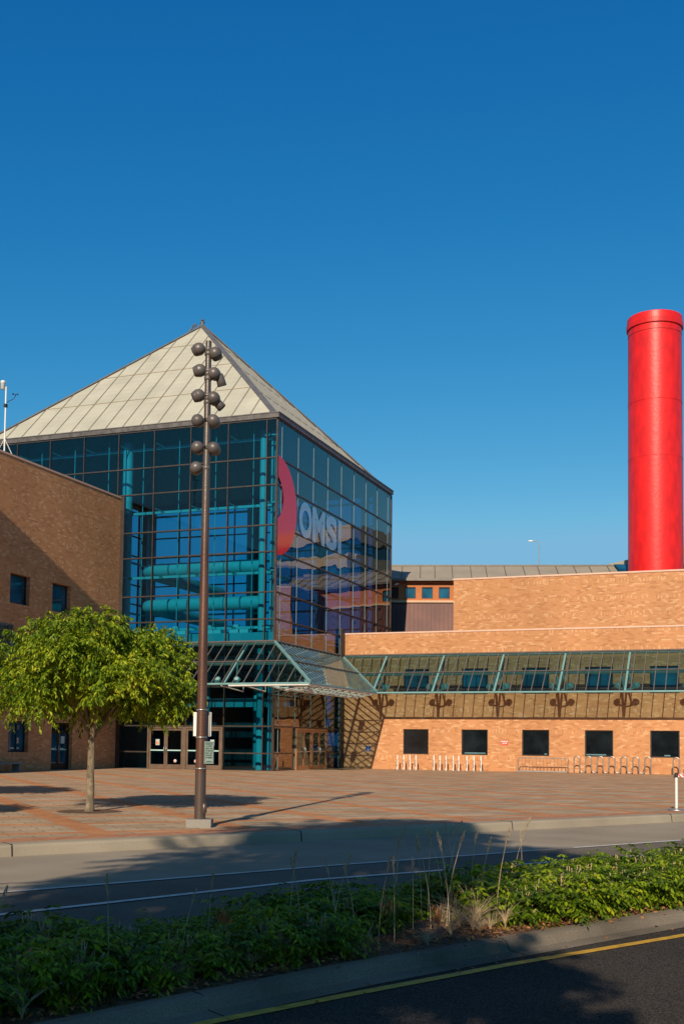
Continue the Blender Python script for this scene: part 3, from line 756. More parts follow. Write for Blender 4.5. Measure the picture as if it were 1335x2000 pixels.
def text_mesh(body, m, name, parent, origin, ux, uz, height, width=None, bold=.0, depth=.004, align='LEFT'):
    cu = bpy.data.curves.new('txt', 'FONT'); cu.body = body; cu.size = 1; cu.offset = bold; cu.extrude = 0; cu.align_x = align
    to = bpy.data.objects.new('txt', cu); COL.objects.link(to)
    dg = bpy.context.evaluated_depsgraph_get(); dg.update()
    me = bpy.data.meshes.new_from_object(to.evaluated_get(dg)); bpy.data.objects.remove(to)
    vs = np.array([v.co[:] for v in me.vertices]); fs = [tuple(p.vertices) for p in me.polygons]
    mn, mx = vs.min(0), vs.max(0)
    sy = height / (mx[1] - mn[1]); sx = sy if width is None else width / (mx[0] - mn[0])
    off = mn[0] if align == 'LEFT' else (mn[0] + mx[0]) / 2
    ux, uz, origin = Vector(ux), Vector(uz), Vector(origin); nn = ux.cross(uz).normalized()
    t = MB()
    P = [origin + ux * ((v[0] - off) * sx) + uz * ((v[1] - mn[1]) * sy) for v in vs]
    t.add([p + nn * depth for p in P], fs); t.add([p for p in P], fs)
    bpy.data.meshes.remove(me)
    return t.build(name, m, parent)
for ch, y0, y1 in (('O', 2.85, 4.62), ('M', 4.72, 6.55), ('S', 6.72, 8.42), ('I', 8.60, 9.12)):
    text_mesh(ch, M_['let'], 'sign_letter', atr, (.048, y0, 12.28), (0, 1, 0), (0, 0, 1), 1.9, y1 - y0, bold=.045)

# ================================================================== canopies
ZC0, ZC1 = 6.42, 4.25
def canopy_plane(parent, name, top, bot, n_raft, truss_at, lamp=True):
    """top=(A,B) bot=(C,D) 3D end points; rafters joining A-B to C-D evenly by world spacing"""
    A, B, C, D = [Vector(v) for v in (*top, *bot)]
    g = MB(); g.quad(A, B, D, C); nn = (B - A).cross(C - A).normalized()
    if nn.z < 0: nn = -nn
    can = MB()
    tl = MB()
    e = (B - A).normalized() if (B - A).length > .1 else (D - C).normalized()
    # work in coordinates along e
    a0, b0, c0, d0 = [v.dot(e) for v in (A, B, C, D)]
    lo, hi = min(a0, c0), max(b0, d0)
    def pt(s, f):
        """point at coordinate s, fraction f down the slope (unclipped)"""
        base = A + e * (s - a0); dn = (C - A) - e * (C - A).dot(e)
        return base + dn * f
    s = lo + .1
    out = []
    n = int(round((hi - lo) / .56)); 
    for k in range(n + 1):
        s = lo + (hi - lo) * k / n
        f0, f1 = 0.0, 1.0
        if s < a0: f0 = (a0 - s) / max(1e-6, a0 - c0)
        if s > b0: f0 = max(f0, (s - b0) / max(1e-6, d0 - b0))
        if s < c0: f1 = min(f1, (s - a0) / max(1e-6, c0 - a0))
        if s > d0: f1 = min(f1, (b0 - s) / max(1e-6, b0 - d0))
        if f1 - f0 < .03: continue
        can.bar(pt(s, f0) + nn * .010, pt(s, f1) + nn * .010, .045, .012, nn)
        tl.bar(pt(s, f0) - nn * .022, pt(s, f1) - nn * .022, .04, .03, nn)
        out.append((s, f0, f1))
    def hbar(f, w, h, mbx, off):
        l, r = lo, hi
        l = a0 + (c0 - a0) * f; r = b0 + (d0 - b0) * f
        mbx.bar(pt(l, f) + nn * off, pt(r, f) + nn * off, w, h, nn)
    hbar(0.0, .16, .12, tl, -.06); hbar(.5, .12, .12, tl, -.09); hbar(.5, .05, .05, can, .035); hbar(0.0, .10, .05, can, .05)
    l = a0 + (c0 - a0); r = b0 + (d0 - b0)
    tl.tube([pt(l, 1.0) - nn * .08, pt(r, 1.0) - nn * .08], .06, 10)
    root = can.build(name, M_['roof_seam'], parent)
    tl.build('canopy_steelwork', M_['teal_c'], root)
    g.build('canopy_glazing', M_['glass_c'], root)
    return root, pt, nn
hall = thing('brick_hall', 'long low sunlit brick hall with square windows and a glass canopy', 'building', (14, 9.45, 0))
YW = 9.45
XE = 40.0
wins = [(3.78 + 3.357 * k, 3.78 + 3.357 * k + 1.47) for k in range(11)]
holes = [(a, b, .86, 2.26) for a, b in wins] + [(a, b, 4.2, 5.63) for a, b in wins]
t = MB(); t.grid_wall(lambda u, d, w: (u, YW + d, w), .24, XE, 0, 7.66, holes, .35); t.build('wall', M_['brick'], hall)
t = MB(); t.box(.24, XE, YW - .03, YW + .40, 7.663, 7.75); t.build('coping', M_['coping'], hall)
t = MB(); t.box(.2, XE, YW + .36, 16.0, 7.0, 7.2); t.build('flat_roof', M_['fascia'], hall)
t = MB(); t.box(XE - .3, XE, YW + .36, 30, 0, 7.66); t.build('end_wall', M_['brick'], hall)
extras = {1: (.15, 1.33), 2: (1.2, 1.33), 3: (.05, 1.1), 4: (.7, 1.0), 0: None}
for k, (a, b) in enumerate(wins):
    for lvl, (z0, z1) in enumerate(((.86, 2.26), (4.2, 5.63))):
        fr = MB(); y0, y1 = YW + .08, YW + .165; w = .06
        fr.box(a, a + w, y0, y1, z0, z1); fr.box(b - w, b, y0, y1, z0, z1); fr.box(a + w, b - w, y0, y1, z0, z0 + w); fr.box(a + w, b - w, y0, y1, z1 - w, z1)
        f = fr.build('window', M_['frame'], hall)
        t = MB(); t.box(a + w, b - w, YW + .13, YW + .15, z0 + w, z1 - w); t.build('pane', M_['win'] if lvl == 0 else M_['win_t'], f)
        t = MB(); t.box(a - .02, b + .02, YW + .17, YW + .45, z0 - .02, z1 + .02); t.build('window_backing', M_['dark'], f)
        if lvl == 0 and k in extras and extras[k]:
            l, r = extras[k]; t = MB(); t.box(a + l, a + min(r, 1.38), YW + .088, YW + .098, z0 + .075, z0 + .14); t.build('window_vent', M_['blind'], f)
# main canopy over the brick wall
can, pt, nn = canopy_plane(hall, 'canopy', ((.25, YW - .02, ZC0), (XE, YW - .02, ZC0)), ((3.0, YW - 2.42, ZC1), (XE, YW - 2.42, ZC1)), 0, [])
def flood_small(t, c, d):
    t.lathe(c, d, [(0, -.15), (.09, -.13), (.14, -.06), (.16, .02), (.18, .10), (.18, .12), (0, .12)], 12)
for k in range(11):
    x = 6.14 - 3.357 + 3.357 * k
    if x > XE - 1: break
    t = MB(); yb = YW - 2.42
    m0 = (x, YW - 1.2, 5.25); foot = (x + .30, YW - 1.5, 4.42)
    t.bar((x, YW - .03, 6.33), (x, yb + .02, 4.2), .10, .12); t.bar(m0, foot, .08, .08)
    t.bar((x, yb + .04, 4.22), (x - .30, YW - 1.0, 5.0), .13, .13); t.tube([(x - .46, YW - 1.45, 4.5), (x - .28, YW - 1.45, 4.38), (x, YW - 1.5, 4.34), (x + .28, YW - 1.45, 4.38), (x + .46, YW - 1.45, 4.5)], .045, 8)
    t.build('canopy_bracket', M_['teal_c'], can)
    for sx in (-1, 1):
        t = MB(); flood_small(t, (x + sx * .46, YW - 1.45, 4.58), (sx * .35, .5, -.75)); t.tube([(x + sx * .42, YW - 1.45, 4.42), (x + sx * .46, YW - 1.45, 4.58)], .03, 6); t.build('floodlight', M_['teal_c'], can)
# continuous conduit on the wall under the canopy
t = MB(); t.box(3.2, XE, YW - .10, YW - .003, 4.42, 4.52); t.build('conduit', M_['brown_seam'], can)

# canopy round the atrium: front + side
XC = 3.0; YC = -2.65
c1, pt1, n1 = canopy_plane(atr, 'canopy', ((XW + .02, -.05, ZC0), (.05, -.05, ZC0)), ((XW + .02, YC, ZC1), (XC, YC, ZC1)), 0, [])
c2, pt2, n2 = canopy_plane(atr, 'canopy', ((.05, -.05, ZC0), (.05, YW - .05, ZC0)), ((XC, YC, ZC1), (XC, YW - 2.42, ZC1)), 0, [])
t = MB(); t.bar((.05, -.05, ZC0), (XC, YC, ZC1), .12, .12); t.build('canopy_hip', M_['teal_c'], c1)
t = MB(); t.bar((.1, YW - .1, ZC0), (XC, YW - 2.42, ZC1), .10, .10); t.build('canopy_valley', M_['teal_c'], c2)
# white steel trusswork below the side canopy
t = MB()
P0 = Vector((XC - .05, YC + .05, ZC1 - .12)); P1 = Vector((XC - .05, YW - 2.45, ZC1 - .12))
t.tube([P0, P1], .05, 8)
t.tube([Vector((-1.2, YC + .05, ZC1 - .14)), P0], .05, 8)
npt = 9
for k in range(npt):
    a = P0 + (P1 - P0) * (k / (npt - 1)); inn = Vector((.15, a.y + (1.4 if k < 2 else 0), ZC1 - .05)); low = Vector((XC * .55, a.y + .3, ZC1 - .34))
    t.tube([a, low], .035, 6); t.tube([low, inn], .035, 6)
    if k < npt - 1:
        b = P0 + (P1 - P0) * ((k + 1) / (npt - 1)); low2 = Vector((XC * .55, b.y + .3, ZC1 - .34)); t.tube([low, low2], .04, 6); t.tube([low, b], .03, 6)
for k in range(4):
    a = Vector((XC - 1.0 - 1.2 * k, YC + .05, ZC1 - .14)); t.tube([a, (a.x + .5, -1.2, ZC1 - .36)], .03, 6); t.tube([(a.x + .5, -1.2, ZC1 - .36), (a.x, -.1, ZC1 - .05)], .03, 6)
t.build('canopy_truss', M_['white_s'], c2)
for y in (-.6, 2.6, 5.8):
    for q in (0, 1):
        t = MB(); flood_small(t, (1.75, y + q * .45, ZC1 + .12), (.2, (q - .5), -.7)); t.build('floodlight', M_['whitep'], c2)
for x in (-7.9, -4.6, -1.4):
    for q in (-1, 1):
        t = MB(); flood_small(t, (x + q * .5, YC + .3, ZC1 + .16), (q * .5, .4, -.7)); t.build('floodlight', M_['teal_c'], c1)
    t = MB(); t.bar((x, -.1, 6.3), (x, YC, ZC1 - .04), .08, .11); t.bar((x, -1.25, 5.33), (x + .45, YC + .4, 4.42), .07, .07); t.build('canopy_bracket', M_['teal_c'], c1)

# upper brick block of the hall
YB = 14.5
t = MB(); t.box(5.3, XE, YB, YB + 6, 7.2, 11.33); t.build('upper_wall', M_['brick'], hall)
t = MB(); t.box(5.26, XE, YB - .04, YB + 6.04, 11.333, 11.43); t.build('upper_coping', M_['coping'], hall)

# ---- drum-like rear hall with orange clerestory, turned 16 degrees
aa = R(16.3); E1 = Vector((math.cos(aa), math.sin(aa), 0)); N1 = Vector((-math.sin(aa), math.cos(aa), 0)); Q0 = Vector((-1, 25, 0))
def C_(u, o, z): return Q0 + E1 * u + N1 * o + Vector((0, 0, z))
drum = thing('rear_hall', 'orange walled rear hall with small windows under a shallow ribbed tan roof', 'building', C_(5, 3, 0))
cw = [(-.06 + 1.205 * k, .72 + 1.205 * k) for k in range(-1 + 1, 4)]
holes = [(a, b, 11.76, 12.58) for a, b in cw] + [(-1.25, -.50, 11.76, 12.58)]
t = MB(); t.grid_wall(lambda u, d, w: C_(u, d, w), -1.6, 20, 11.62, 13.05, holes, .3); t.build('clerestory_wall', M_['orange'], drum)
for a, b in cw:
    f = MB(); 
    for (p, q, c, d) in ((a, a + .05, 11.76, 12.58), (b - .05, b, 11.76, 12.58), (a + .05, b - .05, 11.76, 11.81), (a + .05, b - .05, 12.53, 12.58)):
        f.obox(C_((p + q) / 2, .10, (c + d) / 2), E1 * (q - p) / 2, N1 * .05, Vector((0, 0, (d - c) / 2)))
    fo = f.build('window', M_['frame'], drum)
    f = MB(); f.obox(C_((a + b) / 2, .13, 12.17), E1 * ((b - a) / 2 - .05), N1 * .01, Vector((0, 0, .36))); f.build('pane', M_['win_b'], fo)
f = MB()
for k in range(9): f.obox(C_(-.875, .08, 11.82 + .09 * k), E1 * .37, N1 * .03, Vector((0, 0, .012)))
f.obox(C_(-.875, .2, 12.17), E1 * .37, N1 * .02, Vector((0, 0, .40))); f.build('louvre', M_['brown_seam'], drum)
f = MB(); f.obox(C_(9.2, -.06, 11.54), E1 * 10.8, N1 * .12, Vector((0, 0, .075))); f.build('sill_band', M_['sill'], drum)
f = MB(); f.obox(C_(9.2, -.10, 12.93), E1 * 10.8, N1 * .09, Vector((0, 0, .06))); f.build('eave_shadow_board', M_['orange'], drum)
# brown lean-to metal roof below the clerestory
f = MB(); f.add([C_(-1.6, -.05, 11.46), C_(20, -.05, 11.46), C_(20, -1.9, 6.5), C_(-1.6, -1.9, 6.5), C_(-1.6, .2, 11.46), C_(20, .2, 11.46), C_(20, .2, 6.5), C_(-1.6, .2, 6.5)], [(0, 1, 2, 3), (4, 5, 6, 7), (0, 3, 7, 4), (1, 2, 6, 5)])
lr = f.build('lean_to_roof', M_['brown'], drum)
f = MB()
for u in np.arange(-1.5, 20, .30): f.bar(C_(u, -.07, 11.44), C_(u, -1.92, 6.5), .03, .05, -N1)
f.build('standing_seam', M_['brown_seam'], lr)
# body + tan roof
f = MB(); f.obox(C_(9.2, 6, 6.4), E1 * 10.8, N1 * 5.7, Vector((0, 0, 6.3))); f.build('body_wall', M_['orange'], drum)
f = MB(); f.add([C_(-1.8, -.45, 13.12), C_(15.2, -.45, 13.12), C_(15.0, 2.6, 14.5), C_(-1.6, 2.6, 14.5), C_(-1.8, -.45, 13.0), C_(15.2, -.45, 13.0), C_(15.0, 8, 14.4), C_(-1.6, 8, 14.4), C_(15.2, 2.6, 13.0), C_(-1.8, 2.6, 13.0)],
      [(0, 1, 2, 3), (0, 4, 5, 1), (3, 2, 6, 7), (1, 5, 8, 2), (0, 3, 9, 4), (4, 5, 8, 9)])
tr = f.build('tan_roof', M_['roof2'], drum)
f = MB()
for u in [-.29, 1.03, 2.07, 3.32, 4.65, 5.75, 7.1, 8.45, 9.5, 10.8, 12.1, 13.2, 14.5]: f.bar(C_(u, -.46, 13.14), C_(u - .0, 2.6, 14.52), .05, .05)
f.bar(C_(-1.8, 2.6, 14.55), C_(15.1, 2.6, 14.55), .12, .10); f.bar(C_(-1.8, -.47, 13.06), C_(15.2, -.47, 13.06), .05, .16)
f.build('roof_rib', M_['roof_seam'], tr)
f = MB(); f.add([C_(15.25, -.4, 13.1), C_(20, -.4, 13.1), C_(20, 2.4, 14.6), C_(15.0, 2.4, 14.6), C_(15.25, -.4, 12.9), C_(20, -.4, 12.9), C_(20, 8, 14.0), C_(15, 8, 14.0)], [(0, 1, 2, 3), (0, 4, 5, 1), (3, 2, 6, 7)]); f.build('dark_roof_facet', M_['win_b'], drum)
f = MB(); f.add([C_(13.9, 6, 14.9), C_(22, 6, 16.8), C_(22, 11, 17.4), C_(13.9, 11, 15.2), C_(13.9, 6, 14.5), C_(22, 6, 16.0)], [(0, 1, 2, 3), (4, 5, 1, 0), (0, 3, 4)]); f.build('far_roof', M_['roof2'], drum)
f = MB(); f.bar(C_(-.45, -.16, 12.80), C_(-.62, -.40, 12.74), .05, .05); f.lathe(C_(-.66, -.45, 12.72), (-.6, -.6, -.4), [(0, -.1), (.05, -.1), (.06, .1), (0, .1)], 10); f.build('wall_lamp', M_['whitep'], drum)

# large hall off to the right whose pale bands show in the atrium glass
far = thing('far_hall', 'tall blue glass hall with pale fascia bands beyond the brick hall', 'building', (40, 80, 0))
f = MB(); f.obox((43, 86, 12.6), E1 * 24, N1 * 8, Vector((0, 0, 12.6))); f.build('glass_wall', M_['win_b'], far)
f = MB(); f.obox((43, 86, 26.1), E1 * 24.5, N1 * 8.5, Vector((0, 0, .85))); f.obox((43, 86, 22.9), E1 * 24.3, N1 * 8.3, Vector((0, 0, .75))); f.build('fascia_band', M_['pale'], far)

# ================================================================== chimney
ch = thing('chimney', 'huge smooth bright red cylindrical chimney behind the brick hall', 'chimney', (16.55, 26.5, 0))
cx, cy = 16.06, 26.5; rc = 1.765; ZT = .86
f = MB(); f.lathe((cx, cy, 0), (0, 0, 1), [(rc + .10, 0), (rc + .04, 14), (rc, 28.33 + ZT)], 96)
f.build('shaft', M_['red'], ch)
f = MB()
for z in (16.9, 20.7, 24.5): f.lathe((cx, cy, z), (0, 0, 1), [(rc + .026, -.012), (rc + .036, -.004), (rc + .036, .004), (rc + .026, .012)], 96)
f.build('plate_seam', M_['red'], ch)
f = MB(); f.lathe((cx, cy, ZT), (0, 0, 1), [(rc + .001, 28.33), (rc + .018, 28.34), (rc + .018, 28.37), (rc + .001, 28.38)], 96); f.build('groove', M_['red_d'], ch)
f = MB(); f.lathe((cx, cy, ZT), (0, 0, 1), [(rc + .001, 28.38), (rc + .002, 28.80), (rc + .10, 28.81), (rc + .11, 29.13), (rc + .07, 29.15), (rc + .05, 29.56), (rc + .02, 29.60), (rc - .22, 29.60), (rc - .22, 29.0)], 96, smooth=False)
f.build('cap_ring', M_['red'], ch)

# ================================================================== left brick wing
wing = thing('brick_wing', 'shaded brick wing with square windows left of the glass atrium', 'building', (-14, -12, 0))
holes = [(-9.17, -7.72, 7.57, 8.93), (-5.95, -4.46, 7.57, 8.93), (-12.4, -10.95, 7.57, 8.93), (-9.0, -7.53, .84, 2.25), (-5.72, -4.0, 0, 2.25), (-12.3, -10.8, .84, 2.25)]
f = MB(); f.grid_wall(lambda u, d, w: (XW - d, u, w), -45, -.005, 0, 14.2, holes, .4); f.build('wall', M_['brick'], wing)
f = MB(); f.box(XW - .45, XW + .03, -45, -.005, 14.203, 14.29); f.build('coping', M_['coping'], wing)
f = MB(); f.box(-28, XW - .41, -45, -.01, 13.2, 13.4); f.box(-28, -27.7, -45, -.01, 0, 14.2); f.box(-27.69, XW - .41, -45, -44.7, 0, 14.2); f.box(-27.69, XW - .41, -.3, -.01, 0, 13.9); f.build('flat_roof', M_['fascia'], wing)
for (a, b, c, d) in holes:
    if c == 0: continue
    f = MB(); w = .06; x0, x1 = XW - .30, XW - .20
    f.box(x0, x1, a, a + w, c, d); f.box(x0, x1, b - w, b, c, d); f.box(x0, x1, a + w, b - w, c, c + w); f.box(x0, x1, a + w, b - w, d - w, d)
    if c < 1: f.box(x0, x1, (a + b) / 2 + .1, (a + b) / 2 + .16, c + w, d - w)
    fo = f.build('window', M_['frame'], wing)
    f = MB(); f.box(XW - .27, XW - .25, a + w, b - w, c + w, d - w); f.build('pane', M_['win_b'], fo)
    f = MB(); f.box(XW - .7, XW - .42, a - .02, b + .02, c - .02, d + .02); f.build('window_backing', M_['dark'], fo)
# wing door
a, b = -5.72, -4.0; x0, x1 = XW - .28, XW - .18
f = MB(); f.box(x0, x1, a, a + .07, 0, 2.25); f.box(x0, x1, b - .07, b, 0, 2.25); f.box(x0, x1, a + .07, b - .07, 2.17, 2.25); f.box(x0, x1, a + .07, b - .07, 1.82, 1.88); f.build('door_frame', M_['frame'], wing)
mid = (a + b) / 2
for k, (p, q) in enumerate(((a + .08, mid - .005), (mid + .005, b - .08))):
    f = MB(); x0, x1 = XW - .27, XW - .22
    f.box(x0, x1, p, p + .09, .01, 1.81); f.box(x0, x1, q - .09, q, .01, 1.81); f.box(x0, x1, p + .09, q - .09, .01, .30); f.box(x0, x1, p + .09, q - .09, 1.72, 1.81)
    dr = f.build('door', M_['frame'], wing)
    f = MB(); f.box(XW - .25, XW - .24, p + .09, q - .09, .30, 1.72); f.build('door_pane', M_['win_b'], dr)
    f = MB(); f.box(XW - .235, XW - .21, p + .09, q - .09, .93, .98); f.build('push_bar', M_['teal'], dr)
    hy = q - .05 if k == 0 else p + .05
    f = MB(); f.tube([(XW - .22, hy, .85), (XW - .14, hy, .86), (XW - .14, hy, 1.15), (XW - .22, hy, 1.16)], .015, 8); f.build('handle', M_['steel'], dr)
    if k == 1:
        f = MB(); f.box(XW - .237, XW - .233, mid + .25, mid + .55, 1.25, 1.6); f.build('poster', M_['paper'], dr)
f = MB(); f.box(XW - .7, XW - .45, a, b, 0, 2.25); f.build('door_backing', M_['dark'], wing)
# taller stair block further along the wing (its top edge throws the long diagonal shade)
f = MB()
f.add([(-8.96, -20, 0), (-6.45, -13.8, 0), (-6.45, -40, 0), (-8.96, -40, 0), (-8.96, -20, 15.7), (-6.45, -13.8, 15.7), (-6.45, -40, 15.7), (-8.96, -40, 15.7)],
      [(0, 1, 5, 4), (1, 2, 6, 5), (2, 3, 7, 6), (3, 0, 4, 7), (4, 5, 6, 7)])
f.build('stair_block', M_['brick'], wing)
# small glass canopy of the wing, mostly outside the picture
A = Vector((XW + .02, -19, 6.5)); B = Vector((XW + .02, -8.95, 6.5)); C2 = Vector((XW + 1.5, -19, 4.3)); D2 = Vector((XW + 1.5, -8.75, 4.3))
c3, _, _ = canopy_plane(wing, 'canopy', (tuple(A), tuple(B)), (tuple(C2), tuple(D2)), 0, [])

# ================================================================== roof mast
mast = thing('weather_mast', 'thin white weather mast on the left wing roof beside the pyramid', 'mast', (-9.5, -9.15, 14.3))
f = MB(); f.tube([(-9.5, -9.15, 14.29), (-9.5, -9.15, 17.5)], .035, 8); f.build('pole', M_['whitep'], mast)
f = MB()
for a in (0, 2.1, 4.2): f.tube([(-9.5 + .45 * math.cos(a), -9.15 + .35 * math.sin(a), 14.29), (-9.5, -9.15, 15.1)], .02, 6)
f.build('tripod_leg', M_['steel'], mast)
f = MB(); f.lathe((-9.6, -9.25, 17.35), (0, 0, 1), [(0, 0), (.10, .02), (.10, .30), (.13, .32), (.10, .40), (0, .44)], 12); f.bar((-9.6, -9.25, 17.4), (-9.5, -9.15, 17.4), .03, .03); f.build('radiation_shield', M_['whitep'], mast)
f = MB(); f.tube([(-9.5, -9.15, 16.75), (-9.25, -8.9, 17.0), (-9.2, -8.85, 17.15)], .015, 6); f.lathe((-9.2, -8.85, 17.2), (0, 0, 1), [(0, -.03), (.05, 0), (0, .03)], 8)
for a in (0, 2.1, 4.2): f.lathe((-9.2 + .12 * math.cos(a), -8.85 + .12 * math.sin(a), 17.2), (math.sin(a), -math.cos(a), 0), [(0, -.04), (.045, 0), (0, .01)], 8); f.tube([(-9.2, -8.85, 17.2), (-9.2 + .12 * math.cos(a), -8.85 + .12 * math.sin(a), 17.2)], .008, 5)
f.box(-9.56, -9.44, -9.22, -9.08, 16.55, 16.7)
f.build('anemometer', M_['black'], mast)
# street lamp beyond the roofs
sl = thing('street_lamp', 'slender pale street lamp rising behind the tan roof', 'street lamp', (5.7, 40, 0))
f = MB(); f.tube([(5.7, 40, 0), (5.7, 40, 18.0)], .07, 8, r2=.035); f.tube([(5.7, 40, 17.95), (5.5, 39.95, 18.12), (5.2, 39.87, 18.16)], .025, 8); f.build('pole', M_['steel'], sl)
f = MB(); f.lathe((5.05, 39.83, 18.15), (1, .2, 0), [(0, -.22), (.06, -.16), (.08, 0), (.06, .12), (0, .18)], 10); f.build('lamp_head', M_['whitep'], sl)

# ================================================================== floodlight pole
LP = Vector((14.215, -34.845, 0))
lp = thing('floodlight_pole', 'rust brown plaza pole carrying eleven round taupe floodlights', 'light pole', LP)
f = MB(); zs = [.13, 1.0, 1.9, 3.0, 4.2, 5.4, 6.4, 7.2, 8.0]
f.tube([(LP.x, LP.y, z) for z in zs], [.092 - .044 * z / 8.0 for z in zs], 24); f.build('pole', M_['pole'], lp)
f = MB(); 
f.obox((LP.x, LP.y, .065), Vector((.93, .36, 0)) * .20, Vector((-.36, .93, 0)) * .20, Vector((0, 0, .065))); f.build('base_block', M_['conc'], lp)
f = MB(); hd = Vector((.95, -.3, 0)).normalized(); hc_ = LP + hd * .06 + Vector((0, 0, .30)); f.tube([hc_ + hd * .035 + up_ * z_ for up_, z_ in ((Vector((0, 0, 1)), -.09), (Vector((0, 0, 1)), -.06), (Vector((0, 0, 1)), .06), (Vector((0, 0, 1)), .09))], [.015, .042, .042, .015], 12); f.build('hand_hole_cover', M_['pole'], lp)
rv = Vector((.937, .35, 0)); fw = Vector((-.35, .937, 0)); up = Vector((0, 0, 1))
# (pixel centre in the picture at the pole's distance -> side offset, height, aim, kind)
specs = [(-.155, 7.86, (-.85, .35, -.35), 1), (.115, 7.79, (.35, .55, -.62), 0), (-.13, 7.50, (-.92, .1, -.22), 1), (.10, 7.45, (.2, .9, -.2), 0), (.20, 7.37, (.25, .35, -.9), 2),
         (-.145, 7.08, (-.85, -.1, -.42), 1), (.10, 7.04, (.3, .6, -.5), 0), (.165, 6.97, (.62, .1, -.62), 2), (-.155, 6.66, (.05, .95, -.2), 0), (.10, 6.66, (.35, .8, -.5), 0),
         (-.15, 6.21, (.1, .95, -.35), 0), (.115, 6.20, (.35, .85, -.45), 0), (-.165, 5.87, (-.25, .85, -.35), 0)]
done = 0
for (ox, z, aim, kd) in specs:
    top_lean = 0
    c = Vector((LP.x, LP.y, 0)) + rv * (ox * 1.0) + up * z + fw * (.06 if kd == 2 else -.02)
    d = (rv * aim[0] + fw * aim[1] + up * aim[2]).normalized()
    f = MB(); r_ = .105
    if kd == 2:
        f.lathe(c, d, [(0, -.11), (.05, -.105), (.068, -.07), (.074, .02), (.078, .10), (.070, .105), (.062, .06), (0, .055)], 20)
    else:
        prof = [(r_ * math.sin(a), -r_ * math.cos(a)) for a in np.linspace(0, math.pi * .5, 8)]
        prof += [(r_ * 1.01, .012), (r_ * 1.01, .02), (r_ * .99, .022), (r_ * .90, .065), (r_ * .76, .105), (r_ * .70, .108), (r_ * .62, .07), (0, .065)]
        f.lathe(c, d, prof, 24)
    fl = f.build('floodlight', M_['lamp'], lp)
    f = MB(); f.tube([LP + up * (z + .02), c + up * .02], .022, 8); f.lathe(LP + up * z, (0, 0, 1), [(.056, -.035), (.064, -.03), (.064, .03), (.056, .035)], 14); f.build('lamp_bracket', M_['lamp'], fl)
# straps that hold the signs
f = MB()
for z in (1.89, 1.445, .94): f.lathe(LP + up * z, up, [(.088, -.012), (.095, -.01), (.095, .01), (.088, .012)], 20)
f.build('strap', M_['steel'], lp)
# signs
def sign_plate(name, label, cat, c, r_axis, w, h, m, th=.004, group=None):
    o = thing(name, label, cat, c, group); c = Vector(c); r_axis = Vector(r_axis).normalized(); nn = r_axis.cross(up).normalized()
    f = MB(); f.obox(c, r_axis * w / 2, nn * th / 2, up * h / 2); f.build('sign_plate', m, o)
    return o, nn
ws, nn_ = sign_plate('white_sign', 'blank white sign plate strapped behind the floodlight pole', 'sign', LP + fw * .10 + up * 1.66 + rv * .0, rv + fw * .05, .29, .39, M_['signw'])
f = MB(); c = LP + fw * .097 + up * 1.66; f.obox(c + rv * .11, rv * .02, fw * .02, up * .20); f.build('bracket', M_['steel'], ws)
ps, nn_ = sign_plate('parking_sign', 'small grey and green parking rules sign strapped to the pole', 'sign', LP - fw * .06 + rv * .135 + up * 1.20, rv * .62 - fw * -.45, .175, .36, M_['signg'])
pc = LP - fw * .06 + rv * .135 + up * 1.20; ra = (rv * .62 + fw * .45).normalized(); na = ra.cross(up).normalized()
fb = MB(); o_ = pc + na * .0035
for (dx, dz, w_, h_) in ((0, .165, .155, .006), (0, -.165, .155, .006), (-.078, 0, .006, .33), (.078, 0, .006, .33)):
    fb.obox(o_ + ra * dx + up * dz, ra * w_ / 2, na * .0012, up * h_ / 2)
fb.obox(o_ - up * .142, ra * .045, na * .0014, up * .007); fb.build('sign_border', M_['green'], ps)
for i, (s, w_) in enumerate((('PARKING', .125), ('2 HR', .11), ('8:00 AM', .125), ('TO 6:00 PM', .13), ('MON - SAT', .125), ('EXCEPT', .12), ('BY PERMIT', .125))):
    text_mesh(s, M_['green'], 'sign_text', ps, o_ + up * (.128 - .037 * i) + na * .001, ra, up, .024 if i != 1 else .028, w_, bold=.03, depth=.001, align='CENTER')

# wall signs
acc = thing('accessibility_sign', 'small square blue wheelchair sign on the brick wall', 'sign', (1.70, YW - .02, 1.15))
f = MB(); f.box(1.56, 1.85, YW - .022, YW - .006, 1.0, 1.29); f.build('sign_plate', M_['blue'], acc)
f = MB(); y = YW - .026
f.lathe((1.69, y, 1.245), (0, -1, 0), [(0, 0), (.018, 0), (.018, .003), (0, .003)], 12)
f.bar((1.69, y, 1.225), (1.70, y, 1.13), .02, .004, (0, 1, 0)); f.bar((1.695, y - .001, 1.18), (1.75, y - .001, 1.18), .014, .004, (0, 1, 0)); f.bar((1.70, y - .002, 1.13), (1.76, y - .002, 1.13), .018, .004, (0, 1, 0)); f.bar((1.76, y - .003, 1.13), (1.785, y - .003, 1.06), .018, .004, (0, 1, 0))
pts = [(1.70 + .062 * math.cos(a), y, 1.10 + .062 * math.sin(a)) for a in np.linspace(2.2, 6.1, 12)]
f.tube(pts, .008, 6); f.build('wheelchair_symbol', M_['signw'], acc)
f = MB(); f.box(1.66, 1.76, YW - .02, YW - .006, .76, .88); f.build('push_plate', M_['steel'], acc)
rs = thing('red_sign', 'small red and white notice on the brick wall between windows', 'sign', (9.53, YW - .02, 1.53))
f = MB(); f.box(9.33, 9.74, YW - .022, YW - .006, 1.43, 1.66); f.build('sign_plate', M_['redsign'], rs)
